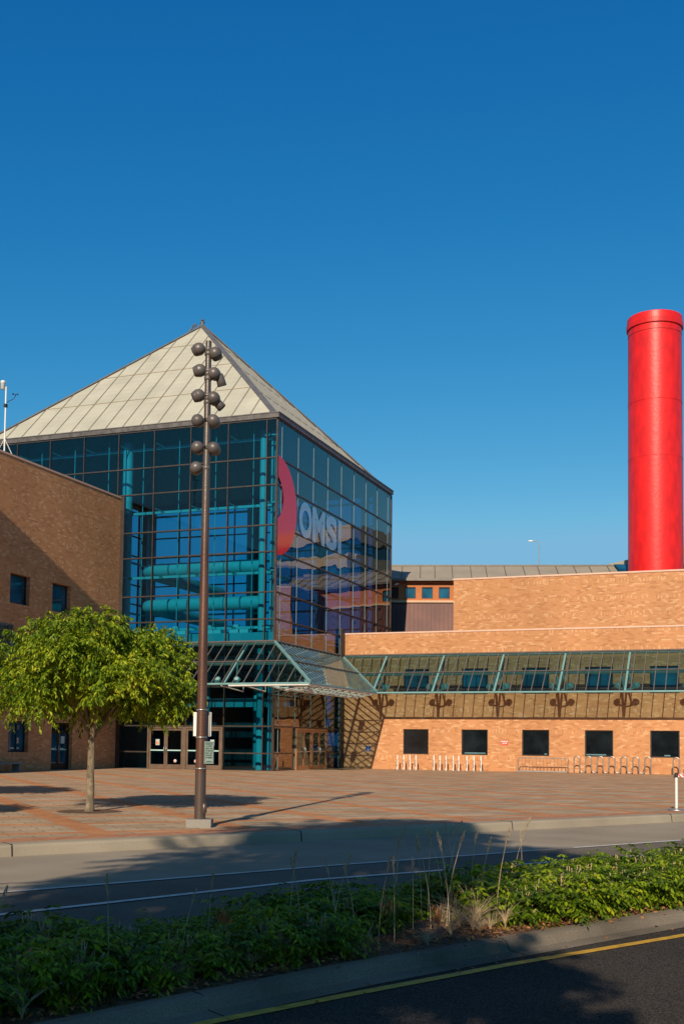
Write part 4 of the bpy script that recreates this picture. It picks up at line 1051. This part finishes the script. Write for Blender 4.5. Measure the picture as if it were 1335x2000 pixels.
f = MB(); f.box(9.35, 9.72, YW - .026, YW - .0225, 1.585, 1.645); f.bar((9.40, YW - .026, 1.47), (9.52, YW - .026, 1.55), .03, .004, (0, 1, 0)); f.bar((9.52, YW - .027, 1.55), (9.60, YW - .027, 1.48), .03, .004, (0, 1, 0)); f.lathe((9.64, YW - .024, 1.52), (0, -1, 0), [(0, 0), (.035, 0), (.035, .004), (0, .004)], 10); f.build('white_marking', M_['signw'], rs)
text_mesh('NOTICE', M_['redsign'], 'sign_text', rs, (9.37, YW - .0275, 1.595), (1, 0, 0), (0, 0, 1), .035, .33, bold=.02, depth=.001)

# ================================================================== racks
def loop_rack(x, first=None):
    o = thing('bike_stand', '', 'bike stand', (x, 8.6, 0), 'white post bike stands along the brick wall')
    f = MB(); f.tube([(x, 8.6, .03), (x, 8.6, .78)], .038, 12); f.lathe((x, 8.6, .78), (0, 0, 1), [(.038, 0), (.034, .02), (.018, .034), (0, .038)], 12); f.build('post', M_['whitep'], o)
    f = MB(); f.tube([(x, 8.562, .55), (x, 8.40, .55), (x, 8.40, .25), (x, 8.562, .25)], .012, 6); f.build('locking_ring', M_['steel'], o)
    f = MB(); f.lathe((x, 8.6, .003), (0, 0, 1), [(.155, 0), (.155, .018), (.14, .026), (0, .026)], 18); f.build('base_plate', M_['steel'], o)
    return o
from_px = [3.72, 4.09, 4.44, 4.79, 5.81, 6.15, 6.50, 6.90, 7.21, 7.66, 8.05, 8.44]
st = loop_rack(from_px[0])
ORD = ['first', 'second', 'third', 'fourth', 'fifth', 'sixth', 'seventh', 'last']
st['label'] = 'first post of the row of four white bike posts under the leftmost low window'
for i, x in enumerate(from_px[1:]):
    c = copy_tree(st); c.location = (x, 8.6, 0)
    if i < 3: c['label'] = ORD[i + 1] + ' post of the row of four white bike posts under the leftmost low window'
    else: c['label'] = ORD[i - 3] + ' post of the row of eight white bike posts left of the second window'
# grid rack
gr = thing('grid_bike_rack', 'low grey grid bike rack with thin bars by the brick wall', 'bike rack', (12, 8.4, 0))
f = MB(); x0, x1 = 10.45, 13.12; yy = 8.55
for z in (.06, .76): f.tube([(x0 + (.06 if z > .5 else 0), yy, z), (x1, yy, z)], .024, 8)
f.tube([(x0, yy, .03), (x0 + .06, yy, .76)], .022, 8); f.tube([(x1, yy, .03), (x1, yy, .76)], .022, 8)
for x in (x0, x1): f.tube([(x, yy - .55, .03), (x, yy + .25, .03)], .022, 8); f.tube([(x, yy - .5, .04), (x, yy, .7)], .014, 6)
f.tube([(x0, yy - .5, .04), (x1, yy - .5, .04)], .022, 8)
f.build('frame', M_['steel'], gr)
f = MB()
for k in range(1, 14):
    x = x0 + .03 + (x1 - x0) * k / 14; f.tube([(x, yy, .06), (x, yy, .76)], .011, 6)
f.build('grid_bar', M_['steel'], gr)
def wave(x0, n, label):
    o = thing('wave_bike_rack', label, 'bike rack', (x0 + n * .3, 8.55, 0), 'wavy steel bike racks')
    f = MB(); pitch = .60; pts = [(x0, 8.55, .0), (x0, 8.55, .70)]
    for k in range(n):
        xa = x0 + k * pitch
        pts += [(xa + .15 - .15 * math.cos(a), 8.55, .74 + .14 * math.sin(a)) for a in np.linspace(.15, math.pi - .15, 8)]
        pts += [(xa + .30, 8.55, .22)]
        if k < n - 1:
            pts += [(xa + .45 - .15 * math.cos(a), 8.55, .20 - .15 * math.sin(a)) for a in np.linspace(.15, math.pi - .15, 8)]
            pts += [(xa + .60, 8.55, .70)]
    pts += [(x0 + (n - 1) * pitch + .30, 8.55, 0)]
    f.tube(pts, .034, 8); f.build('wave_tube', M_['steel'], o)
wave(13.42, 7, 'wavy steel bike rack with seven loops under the fourth window')
wave(18.42, 7, 'wavy steel bike rack partly beyond the striped tape post')
# stanchion and tape
def stanch(x, y, label):
    o = thing('barrier_post', label, 'barrier post', (x, y, 0))
    f = MB(); f.tube([(x, y, .03), (x, y, .80)], .030, 14); f.build('post', M_['whitep'], o)
    f = MB(); f.lathe((x, y, 0), (0, 0, 1), [(.19, .003), (.19, .02), (.17, .035), (.03, .05), (.0, .05)], 24); f.build('base', M_['steel'], o)
    f = MB(); f.lathe((x, y, .72), (0, 0, 1), [(.034, 0), (.036, .005), (.036, .10), (0, .105)], 14); f.box(x - .055, x - .02, y - .03, y + .03, .71, .79); f.build('tape_head', M_['black'], o)
    return o
stanch(20.955, -25.48, 'white barrier post with round grey base at the plaza edge')
stanch(22.75, -25.3, 'second white barrier post, to the right of the first, holding the tape end')
f = MB(); n = 14
for k in range(n):
    a, b = k / n, (k + 1) / n
    def tp(t, z): return (20.99 + 1.73 * t, -25.48 + .18 * t, .765 - .05 * math.sin(math.pi * t) + z)
    f.quad(tp(a, -.03), tp(b, -.03), tp(b, .03), tp(a, .03))
    f.quad(*[(p[0], p[1] + .003, p[2]) for p in (tp(a, -.03), tp(b, -.03), tp(b, .03), tp(a, .03))])
tag(f.build('barrier_tape', M_['tape'], origin=(21.8, -25.4, .76)), 'red and white striped tape stretched from the white post', 'tape')
# bench by the wing
be = thing('bench', 'pale concrete bench in the shade against the brick wing', 'bench', (-8.3, -10.3, 0))
f = MB(); f.box(-8.62, -8.12, -12.0, -8.88, .33, .41); f.build('seat', M_['conc'], be)
for y in (-9.15, -11.7):
    f = MB(); f.box(-8.55, -8.18, y - .06, y + .06, 0, .328); f.build('leg', M_['conc'], be)

# ================================================================== leaves
def leaf_mesh(name, base, dirn, side, length, width, fold=.18, m=None):
    """base (n,3), dirn unit, side unit; leaf = two triangles folded on the midrib"""
    n = len(base); tip = base + dirn * length[:, None]; nor = np.cross(dirn, side)
    mid = base + dirn * (length * .45)[:, None]
    l = mid + side * (width / 2)[:, None] + nor * (width * fold)[:, None]
    r = mid - side * (width / 2)[:, None] + nor * (width * fold)[:, None]
    tip = tip - np.array([0, 0, 1.0]) * (length * .12)[:, None]
    V = np.stack([base, l, tip, r], 1).reshape(-1, 3).astype(np.float32)
    k = np.arange(n) * 4
    T = np.stack([k, k + 2, k + 1, k, k + 3, k + 2], 1).reshape(-1)
    me = bpy.data.meshes.new(name)
    me.vertices.add(len(V)); me.vertices.foreach_set('co', V.reshape(-1))
    me.loops.add(len(T)); me.loops.foreach_set('vertex_index', T.astype(np.int32))
    me.polygons.add(2 * n); me.polygons.foreach_set('loop_start', (np.arange(2 * n) * 3).astype(np.int32)); me.polygons.foreach_set('loop_total', np.full(2 * n, 3, np.int32))
    me.update(calc_edges=True); me.validate()
    if m: me.materials.append(m)
    return me

def unit(v): return v / (np.linalg.norm(v, axis=-1, keepdims=True) + 1e-9)

def twig_crown(rng, n_twigs, center, rad, flat=.62, twig_len=.5, per=26, llen=.085, lwid=.026, lump=.16, droop=.6, bottom=-.55):
    c = np.array(center); rad = np.array(rad)
    # lumpy ellipsoid: random directions with radius modulated
    lum = unit(rng.normal(size=(26, 3))); amp = rng.uniform(-1, 1, 26)
    B = []; D = []; S = []
    u = unit(rng.normal(size=(n_twigs, 3)))
    u[:, 2] = np.where(u[:, 2] < bottom, bottom + rng.uniform(0, .2, n_twigs), u[:, 2]); 
    k = 1 + lump * (np.exp(-((1 - u @ lum.T) / .12)) @ amp)
    k = k * np.minimum(1.22, (np.abs(u) ** 3.2).sum(1) ** (-1 / 3.2)) * .95
    r = rng.uniform(.0, 1, n_twigs) ** .38
    start = c + u * rad * (k * r * .86)[:, None]
    dirs = unit(u * np.array([1, 1, .55]) + rng.normal(size=(n_twigs, 3)) * .45 + np.array([0, 0, .12]))
    bases = []; dd = []; ss = []
    for i in range(per):
        t = (i + .5) / per
        p = start + dirs * (twig_len * t) + np.array([0, 0, -1.0]) * (droop * twig_len * t * t * .6)
        tang = unit(dirs + np.array([0, 0, -1.0]) * (droop * t * 1.2))
        sd = unit(np.cross(tang, np.array([0, 0, 1.0])) + rng.normal(size=(n_twigs, 3)) * .25)
        sgn = 1 if i % 2 else -1
        ld = unit(tang * .55 + sd * sgn * .75 + np.array([0, 0, -1.0]) * rng.uniform(.15, 1.0, (n_twigs, 1)) + rng.normal(size=(n_twigs, 3)) * .18)
        ls = unit(np.cross(ld, rng.normal(size=(n_twigs, 3)) * .5 + np.array([0, 0, 1.0])))
        bases.append(p + rng.normal(size=(n_twigs, 3)) * .012); dd.append(ld); ss.append(ls)
    B = np.concatenate(bases); D = np.concatenate(dd); S = np.concatenate(ss)
    n = len(B)
    return B, D, S, rng.uniform(.7, 1.2, n) * llen, rng.uniform(.8, 1.2, n) * lwid, start

def trunk_limbs(mb, base, top, r0, r1, center, rad, rng, n=9, fork_z=None):
    base, top = Vector(base), Vector(top)
    pts = [base]; 
    for k in range(1, 6):
        t = k / 6; pts.append(base.lerp(top, t) + Vector((rng.normal() * .012, rng.normal() * .012, 0)))
    pts.append(top)
    rr = [r0 * 1.22] + [r0 + (r1 - r0) * (k / 6) for k in range(1, 7)]
    mb.tube(pts, rr, 14)
    for k in range(n):
        a = 2 * math.pi * k / n + rng.normal() * .3; el = rng.uniform(.15, 1.0)
        e = Vector(center) + Vector((math.cos(a) * rad[0] * .75 * math.cos(el), math.sin(a) * rad[1] * .75 * math.cos(el), rad[2] * .7 * math.sin(el)))
        s = top - Vector((0, 0, rng.uniform(0, .15)))
        m1 = s.lerp(e, .35) + Vector((0, 0, .12 * rad[2])); m2 = s.lerp(e, .7) + Vector((rng.normal() * .05, rng.normal() * .05, .1 * rad[2]))
        mb.tube([s, m1, m2, e], [r1 * .62, r1 * .42, r1 * .26, r1 * .1], 7)

# the plaza tree
TP = (10.49, -32.31)
tree = thing('plaza_tree', 'broad leafy green plaza tree with short trunk in front of the wing', 'tree', (TP[0], TP[1], 0))
f = MB(); trunk_limbs(f, (TP[0], TP[1], -.02), (TP[0] + .03, TP[1] - .02, 1.50), .078, .066, (TP[0] + .15, TP[1], 2.55), (1.9, 1.9, 1.2), npr, 12)
tk = f.build('trunk', M_['bark'], tree)
cc0 = (.14, 0, 2.66)
parts = [twig_crown(npr, 420, (.1, 0, 2.6), (1.35, 1.35, .75), twig_len=.40, per=22, llen=.095, lwid=.033, bottom=-.72, droop=.8, lump=.3)]
for j in range(24):
    a_ = 2.39996 * j; zz_ = -.50 + 1.36 * ((j * 7) % 24) / 23.0; rr_ = (1.42 if zz_ < .35 else 1.42 - (zz_ - .35) * .75) * npr.uniform(.82, 1.1)
    c_ = (.12 + rr_ * math.cos(a_), rr_ * math.sin(a_), 2.62 + zz_ * 1.0 + npr.normal() * .06)
    rb = npr.uniform(.42, .62)
    parts.append(twig_crown(npr, int(300 * rb / .5 * .36), c_, (rb, rb, rb * .62), twig_len=.34, per=24, llen=.095, lwid=.033, bottom=-.8, droop=.7, lump=.3))
B, D, S, Ln, Wd = [np.concatenate([p_[i] for p_ in parts]) for i in range(5)]
me = leaf_mesh('crown', B, D, S, Ln, Wd, m=M_['leaf']); cr = bpy.data.objects.new('crown', me); link(cr, tree)
# tree pit
f = MB(); vs = [(TP[0] + .62 * math.cos(a) * (1 + .05 * math.sin(5 * a)), TP[1] + .62 * math.sin(a), .006) for a in np.linspace(0, 2 * math.pi, 28, endpoint=False)]; f.add(vs, [tuple(range(28))]); f.build('tree_pit', M_['soil'], kind='structure')
# its neighbours in the row, outside the frame
def tree_copy(src, x, y, s, rz, label, group=None, kinds=None):
    c = copy_tree(src); c.location = (x, y, 0); c.rotation_euler = (0, 0, rz); c.scale = (s, s, s); c['label'] = label
    if group: c['group'] = group
    return c
tree_copy(tree, 3.5, -30.6, 1.05, 1.0, 'green plaza tree farther along the wing than its neighbours')
tree_copy(tree, 8.4, -39.2, 1.0, 2.3, 'green plaza tree standing close to the street kerb')
tree_copy(tree, 24.1, -21.4, 1.1, 4.0, 'green plaza tree beyond the barrier posts')
# street trees behind the photographer, which shade the road and the median
def street_tree(x, y, h, rx, rz, label, n, seed, llen=.16, zf=.75):
    rg = np.random.default_rng(seed)
    o = thing('street_tree', label, 'tree', (x, y, 0))
    cz_ = h - rz
    f = MB(); trunk_limbs(f, (x, y, -.15), (x, y, cz_ - rz * zf), .16, .11, (x, y, cz_), (rx, rx, rz), rg, 9); f.build('trunk', M_['bark'], o)
    parts = []; nb = 18 if n > 400 else 4
    for j in range(nb):                      # foliage masses on separate limbs, with gaps between
        dv = unit(rg.normal(size=3)); q = rg.uniform(.3, 1.02) if j else 0
        rb = rx * rg.uniform(.20, .38)
        parts.append(twig_crown(rg, max(20, int(n / nb)), (dv[0] * rx * q, dv[1] * rx * q, cz_ + dv[2] * rz * q), (rb, rb, rb * .75), twig_len=rb * .9, per=16, llen=llen, lwid=llen * .5, lump=.4, bottom=-.9))
    B, D, S, Ln, Wd = [np.concatenate([p_[i] for p_ in parts]) for i in range(5)]
    me = leaf_mesh('crown', B, D, S, Ln, Wd, m=M_['leaf_s']); c = bpy.data.objects.new('crown', me); link(c, o)
    return o
def shade_tree(tx, ty, zc, rx, rz, label, n, seed, llen=.16):
    k = (zc + .2) / math.tan(SUN_EL)
    street_tree(tx + .1421 * k, ty - .9899 * k, zc + rz, rx, rz, label, n, seed, llen)
shade_tree(17.65, -35.4, 9.8, 2.45, 1.7, 'tallest dense street tree behind the photographer', 2300, 3)
shade_tree(18.0, -40.6, 7.3, 2.3, 1.5, 'middle sized dense street tree behind the photographer', 2300, 4)
shade_tree(19.6, -43.7, 5.2, 1.55, 1.0, 'small street tree in front of the taller ones', 1100, 5)
shade_tree(21.5, -45.0, 5.6, 1.0, .5, 'smallest thin street tree of the row', 260, 8, .13)
shade_tree(17.2, -45.6, 8.4, 2.3, 1.7, 'street tree at the left end of the row', 1900, 6)
shade_tree(25.0, -32.4, 9.0, 1.9, 1.4, 'street tree at the right end of the row', 1500, 7)

# across the near road: a row of park trees and a low brick warehouse (unseen, added to block sky and darken the shade; show in the glass)
for k, (x, y, h, rx, rz, pl) in enumerate(((-6, -78, 11, 4.2, 4.2, 'leftmost'), (6, -82, 12, 4.6, 4.6, 'second from the left'), (17, -84, 11, 4.4, 4.3, 'third from the left'), (30, -80, 12, 4.6, 4.7, 'fourth from the left'), (43, -76, 11, 4.4, 4.4, 'fifth from the left'), (56, -70, 12, 4.6, 4.6, 'rightmost'))):
    street_tree(x, y, h, rx, rz, 'broad park tree added unseen across the near road to block sky, ' + pl + ' in its row', 1500, 30 + k, .42)
wh = thing('blocker', 'plain brick warehouse added unseen across the near road to block sky', 'building', (20, -110, 0))
f = MB(); holes = [(x, x + 3, 2.5, 5.5) for x in range(-38, 80, 7)]; f.grid_wall(lambda u, d, w: (u, -100 - d, w), -45, 85, -.4, 11, holes, .5); f.build('wall', M_['brick'], wh)
f = MB(); f.box(-45, 85, -125, -100.6, 10.2, 10.5); f.box(-44.9, 84.9, -125, -124.6, -.4, 10.19); f.build('roof', M_['fascia'], wh)
for (x0, x1, z0, z1) in holes:
    f = MB(); f.box(x0, x1, -100.32, -100.24, z0, z1); w_ = f.build('window', M_['frame'], wh)
    f = MB(); f.box(x0 + .12, x1 - .12, -100.235, -100.22, z0 + .12, z1 - .12); f.build('pane', M_['win_b'], w_)

# ================================================================== median planting
def shrub_mesh(seed, fronds=120, R_=.34, H_=.40):
    rg = np.random.default_rng(seed); B = []; D = []; S = []; Ln = []; stems = MB()
    for i in range(fronds):
        a = rg.uniform(0, 2 * math.pi); tilt = rg.uniform(.05, 1.0) ** .8
        r0 = rg.uniform(0, .10); L = rg.uniform(.18, .28)
        hz = H_ * rg.uniform(.22, .92) * (1 - .42 * tilt)
        st0 = np.array([math.cos(a) * r0, math.sin(a) * r0, 0]); nd_ = np.array([math.cos(a) * tilt * R_ * .75, math.sin(a) * tilt * R_ * .75, hz])
        out = unit(np.array([math.cos(a), math.sin(a), rg.uniform(.0, .6)]) + rg.normal(size=3) * .3)
        stems.tube([st0, (st0 + nd_) / 2 + np.array([0, 0, .04]), nd_], .004, 4, cap=False)
        m_ = 13
        for k in range(m_):
            t = (k // 2 + .6) / 7.0; p = nd_ + out * L * t + np.array([0, 0, -.5]) * L * t * t * .8
            tg = unit(out + np.array([0, 0, -1.0]) * t * .8); sd = unit(np.cross(tg, [0, 0, 1.0]) + rg.normal(size=3) * .08) * (1 if k % 2 else -1)
            ld = unit(tg * .55 + sd * (.9 if k < m_ - 1 else .05) + np.array([0, 0, -1.0]) * rg.uniform(.1, .5))
            B.append(p); D.append(ld); S.append(unit(np.cross(ld, np.array([0, 0, 1.0]) + rg.normal(size=3) * .25))); Ln.append(rg.uniform(.046, .080) * (1.1 - .3 * t))
    B, D, S, Ln = map(np.array, (B, D, S, Ln))
    return leaf_mesh('foliage', B, D, S, Ln, Ln * .42, m=M_['shrub']), stems
shr = []
for sd in range(5):
    lm, stm = shrub_mesh(100 + sd)
    o = thing('shrub', '', 'shrub', (0, 0, 0), '')
    fo = bpy.data.objects.new('foliage', lm); link(fo, o); stm.build('stem', M_['straw'], o)
    shr.append(o)
def place_shrub(s, off, sc_, lab, grp, used=[0]):
    c, t = along(Km, s); nn = Vector((t.y, -t.x)); p = c + nn * off
    src = shr[used[0] % 5]
    o = src if used[0] < 5 else copy_tree(src)
    used[0] += 1
    o.location = (p.x, p.y, BZ); o.rotation_euler = (0, 0, rnd.uniform(0, 6.28)); o.scale = (sc_ * rnd.uniform(.95, 1.15), sc_ * rnd.uniform(.95, 1.15), sc_ * rnd.uniform(.88, 1.1))
    o['label'] = lab; o['group'] = grp
s_ref = {}
def s_at(x, y):
    best = None; acc_ = 0
    for i in range(len(Km) - 1):
        L = (Km[i + 1] - Km[i]).length; k = (Vector((x, y)) - Km[i]).dot(Km[i + 1] - Km[i]) / L / L; k = max(0, min(1, k)); c = Km[i].lerp(Km[i + 1], k); d = (c - Vector((x, y))).length
        if best is None or d < best[0]: best = (d, acc_ + k * L)
        acc_ += L
    return best[1]
sA = s_at(18.0, -48.0); sG0 = s_at(20.55, -41.9); sG1 = s_at(20.80, -41.4); sB = s_at(23.8, -36.0)
for row, off in enumerate((-.42, -.84, -1.24)):
    s = sA + row * .15
    while s < sB:
        gap = sG0 < s < sG1
        if not (gap and row < 2):
            sunny = s > sG1
            bare = (not sunny and rnd.random() < (.22, .06, .12)[row])
            if not bare:
                rowname = ('front row beside the kerb', 'middle row', 'back row by the street')[row]
                seg = ['at the left end', 'below the plaza tree', 'below the floodlight pole', 'near the middle', 'left of the dry grass gap'][min(4, int((s - sA) / max(.1, sG0 - sA) * 5))]
                if sunny: place_shrub(s, off + rnd.uniform(-.05, .05), 1.05 + .2 * rnd.random(), 'bright sunlit green shrub ' + ['just right of the dry grass gap', 'a little left of the frame edge', 'at the right frame edge', 'past the right frame edge'][min(3, int((s - sG1) / .8))] + ', ' + rowname, 'sunlit median shrubs')
                else: place_shrub(s, off + rnd.uniform(-.06, .04), (.80 + .26 * rnd.random()) * (1.0 + .22 * math.sin(s * 2.3) * (row > 0)) * (1.0 + .06 * (row == 2)), 'dark shaded median shrub ' + seg + ', ' + rowname, 'shaded median shrubs')
        s += rnd.uniform(.36, .50) if s < sG1 else rnd.uniform(.30, .38)
# leaf litter
rg = np.random.default_rng(5); n = 5200
B = []; 
for i in range(n):
    c, t = along(Km, rg.uniform(sA - 1, sB + 2)); nn = Vector((t.y, -t.x)); off = -.02 - abs(rg.normal()) * .35
    if rg.random() < .04: off = rg.uniform(.0, .5)
    p = c + nn * max(off, -1.6); z = BZ + (.012 if off < 0 else (.008 if off < .12 else -.088))
    B.append((p.x, p.y, z + (.03 * rg.random() if off < 0 else 0)))
B = np.array(B); D = unit(rg.normal(size=(n, 3)) * np.array([1, 1, .25])); S = unit(np.cross(D, np.array([0, 0, 1.0]) + rg.normal(size=(n, 3)) * .4))
me = leaf_mesh('leaf_litter', B, D, S, rg.uniform(.02, .07, n), rg.uniform(.012, .035, n), m=M_['dryleaf']); lo_ = bpy.data.objects.new('leaf_litter', me); link(lo_); lo_['kind'] = 'stuff'
for (x, y, z) in ((18.55, -45.3, .18), (19.15, -43.9, .28), (19.9, -42.4, .22), (20.2, -42.0, .12), (18.3, -45.9, .1)):
    m_ = 16; d_ = unit(rg.normal(size=(m_, 3)) * np.array([.5, .5, .3]) + np.array([0, 0, -1.0])); b_ = np.array([x, y, BZ + z + .1]) + rg.normal(size=(m_, 3)) * .035
    me = leaf_mesh('dead_spray', b_ - np.array([x, y, BZ + z]), d_, unit(np.cross(d_, rg.normal(size=(m_, 3)))), rg.uniform(.05, .08, m_), rg.uniform(.02, .03, m_), m=M_['dryleaf'])
    o = bpy.data.objects.new('dead_spray', me); o.location = (x, y, BZ + z); link(o); tag(o, 'hanging spray of dead rust brown leaves caught in the median shrubs', 'dead leaves', 'dead leaf sprays in the shrubs')
# dry grass tufts and tall seed stalks
def tuft(seed, n=34, H_=.32):
    rg = np.random.default_rng(seed); f = MB()
    for i in range(n):
        a = rg.uniform(0, 6.28); lean = rg.uniform(.05, .9); L = H_ * rg.uniform(.5, 1.1); w = .0022
        pts = []
        for k in range(5):
            t = k / 4; pts.append(Vector((math.cos(a) * lean * L * t * t * 1.1 + rg.normal() * .004, math.sin(a) * lean * L * t * t * 1.1, L * (t - .42 * lean * t * t))))
        f.tube(pts, [w, w, w * .8, w * .6, w * .2], 4, cap=False)
    return f
def stalk(seed, H_=.80):
    rg = np.random.default_rng(seed); f = MB(); a = rg.uniform(0, 6.28); lean = rg.uniform(.02, .22)
    pts = [Vector((math.cos(a) * lean * H_ * t * t, math.sin(a) * lean * H_ * t * t, H_ * t)) for t in np.linspace(0, 1, 6)]
    f.tube(pts, [.0036, .0034, .003, .0028, .0024, .0014], 5, cap=False)
    g = MB(); top = pts[-1]; dv = (pts[-1] - pts[-2]).normalized()
    for k in range(26):
        t = k / 26; c = top - dv * (.15 * t); b = rg.uniform(0, 6.28); o = Vector((math.cos(b), math.sin(b), .9)) * (.012 * math.sin(math.pi * (t * .85 + .1)))
        g.lathe(c + o, dv + o * 10, [(0, -.012), (.0046, -.002), (0, .016)], 4)
    return f, g
tproto = []
for k in range(4):
    o = thing('grass_tuft', 'dry straw grass tuft at the edge of the median bed', 'grass tuft', (0, 0, 0), 'dry grass tufts in the median'); tuft(40 + k).build('blades', M_['straw'], o); tproto.append(o)
tu = [0]
def put_tuft(s, off, sc_=1.0):
    c, t = along(Km, s); nn = Vector((t.y, -t.x)); p = c + nn * off; src = tproto[tu[0] % 4]; o = src if tu[0] < 4 else copy_tree(src); tu[0] += 1
    o.location = (p.x, p.y, BZ); o.rotation_euler = (0, 0, rnd.uniform(0, 6.28)); o.scale = (sc_, sc_, sc_)
for k in range(18): put_tuft(rnd.uniform(sA, sG1), rnd.uniform(-.30, -.06), rnd.uniform(.6, 1.1))
for k in range(7): put_tuft(rnd.uniform(sG0, sG1 + .1), rnd.uniform(-1.1, -.2), rnd.uniform(.8, 1.25))
for k in range(4): put_tuft(rnd.uniform(sG1, sB), rnd.uniform(-.15, -.05), rnd.uniform(.4, .7))
sproto = []
for k in range(5):
    o = thing('seed_stalk', 'thin dry seed stalk standing above the median shrubs', 'grass stalk', (0, 0, 0), 'tall dry seed stalks'); a_, b_ = stalk(60 + k); a_.build('stem', M_['straw'], o); b_.build('seed_head', M_['straw'], o); sproto.append(o)
su = [0]
def put_stalk(s, off, sc_=1.0):
    c, t = along(Km, s); nn = Vector((t.y, -t.x)); p = c + nn * off; src = sproto[su[0] % 5]; o = src if su[0] < 5 else copy_tree(src); su[0] += 1
    o.location = (p.x, p.y, BZ); o.rotation_euler = (0, 0, rnd.uniform(0, 6.28)); o.scale = (sc_, sc_, sc_)
for k in range(12): put_stalk(rnd.uniform(sG0 - .1, sG1 + .25), rnd.uniform(-1.2, -.25), rnd.uniform(.9, 1.12))
for k in range(5): put_stalk(rnd.uniform(sG1 + .3, sG1 + 1.3), rnd.uniform(-1.35, -1.0), rnd.uniform(.9, 1.1))
for k in range(12): put_stalk(rnd.uniform(sA + .6, sG0), rnd.uniform(-.8, -.15), rnd.uniform(.75, 1.0))
put_stalk(s_at(19.15, -45.0), -.35, .95)

# ================================================================== distant conifers seen through the glass
con = []
for k in range(2):
    rg = np.random.default_rng(80 + k); o = thing('conifer', 'dark distant conifer far beyond the atrium', 'tree', (0, 0, 0), 'conifers beyond the atrium')
    f = MB(); f.tube([(0, 0, 0), (0, 0, 15)], .3, 8, r2=.05); f.build('trunk', M_['bark'], o)
    n = 5000; h = rg.uniform(.12, 1, n) ** .8; a = rg.uniform(0, 6.28, n); rr = (1 - h) * 3.2 * rg.uniform(.3, 1, n) * (1 + .25 * np.sin(h * 40))
    B = np.stack([np.cos(a) * rr, np.sin(a) * rr, h * 16 + .3], 1); D = unit(np.stack([np.cos(a), np.sin(a), rg.uniform(-.5, .2, n)], 1)); S = unit(np.cross(D, rg.normal(size=(n, 3)) + np.array([0, 0, 1.0])))
    me = leaf_mesh('crown', B, D, S, rg.uniform(.5, .9, n), rg.uniform(.2, .35, n), m=M_['conif']); c = bpy.data.objects.new('crown', me); link(c, o); con.append(o)
for k in range(12):
    o = con[k] if k < 2 else copy_tree(con[k % 2])
    o.location = (-62 + k * 4.6 + rnd.uniform(-1, 1), 118 + rnd.uniform(-8, 8), 0); o.rotation_euler = (0, 0, rnd.uniform(0, 6)); s = rnd.uniform(.75, 1.15); o.scale = (s, s, s)
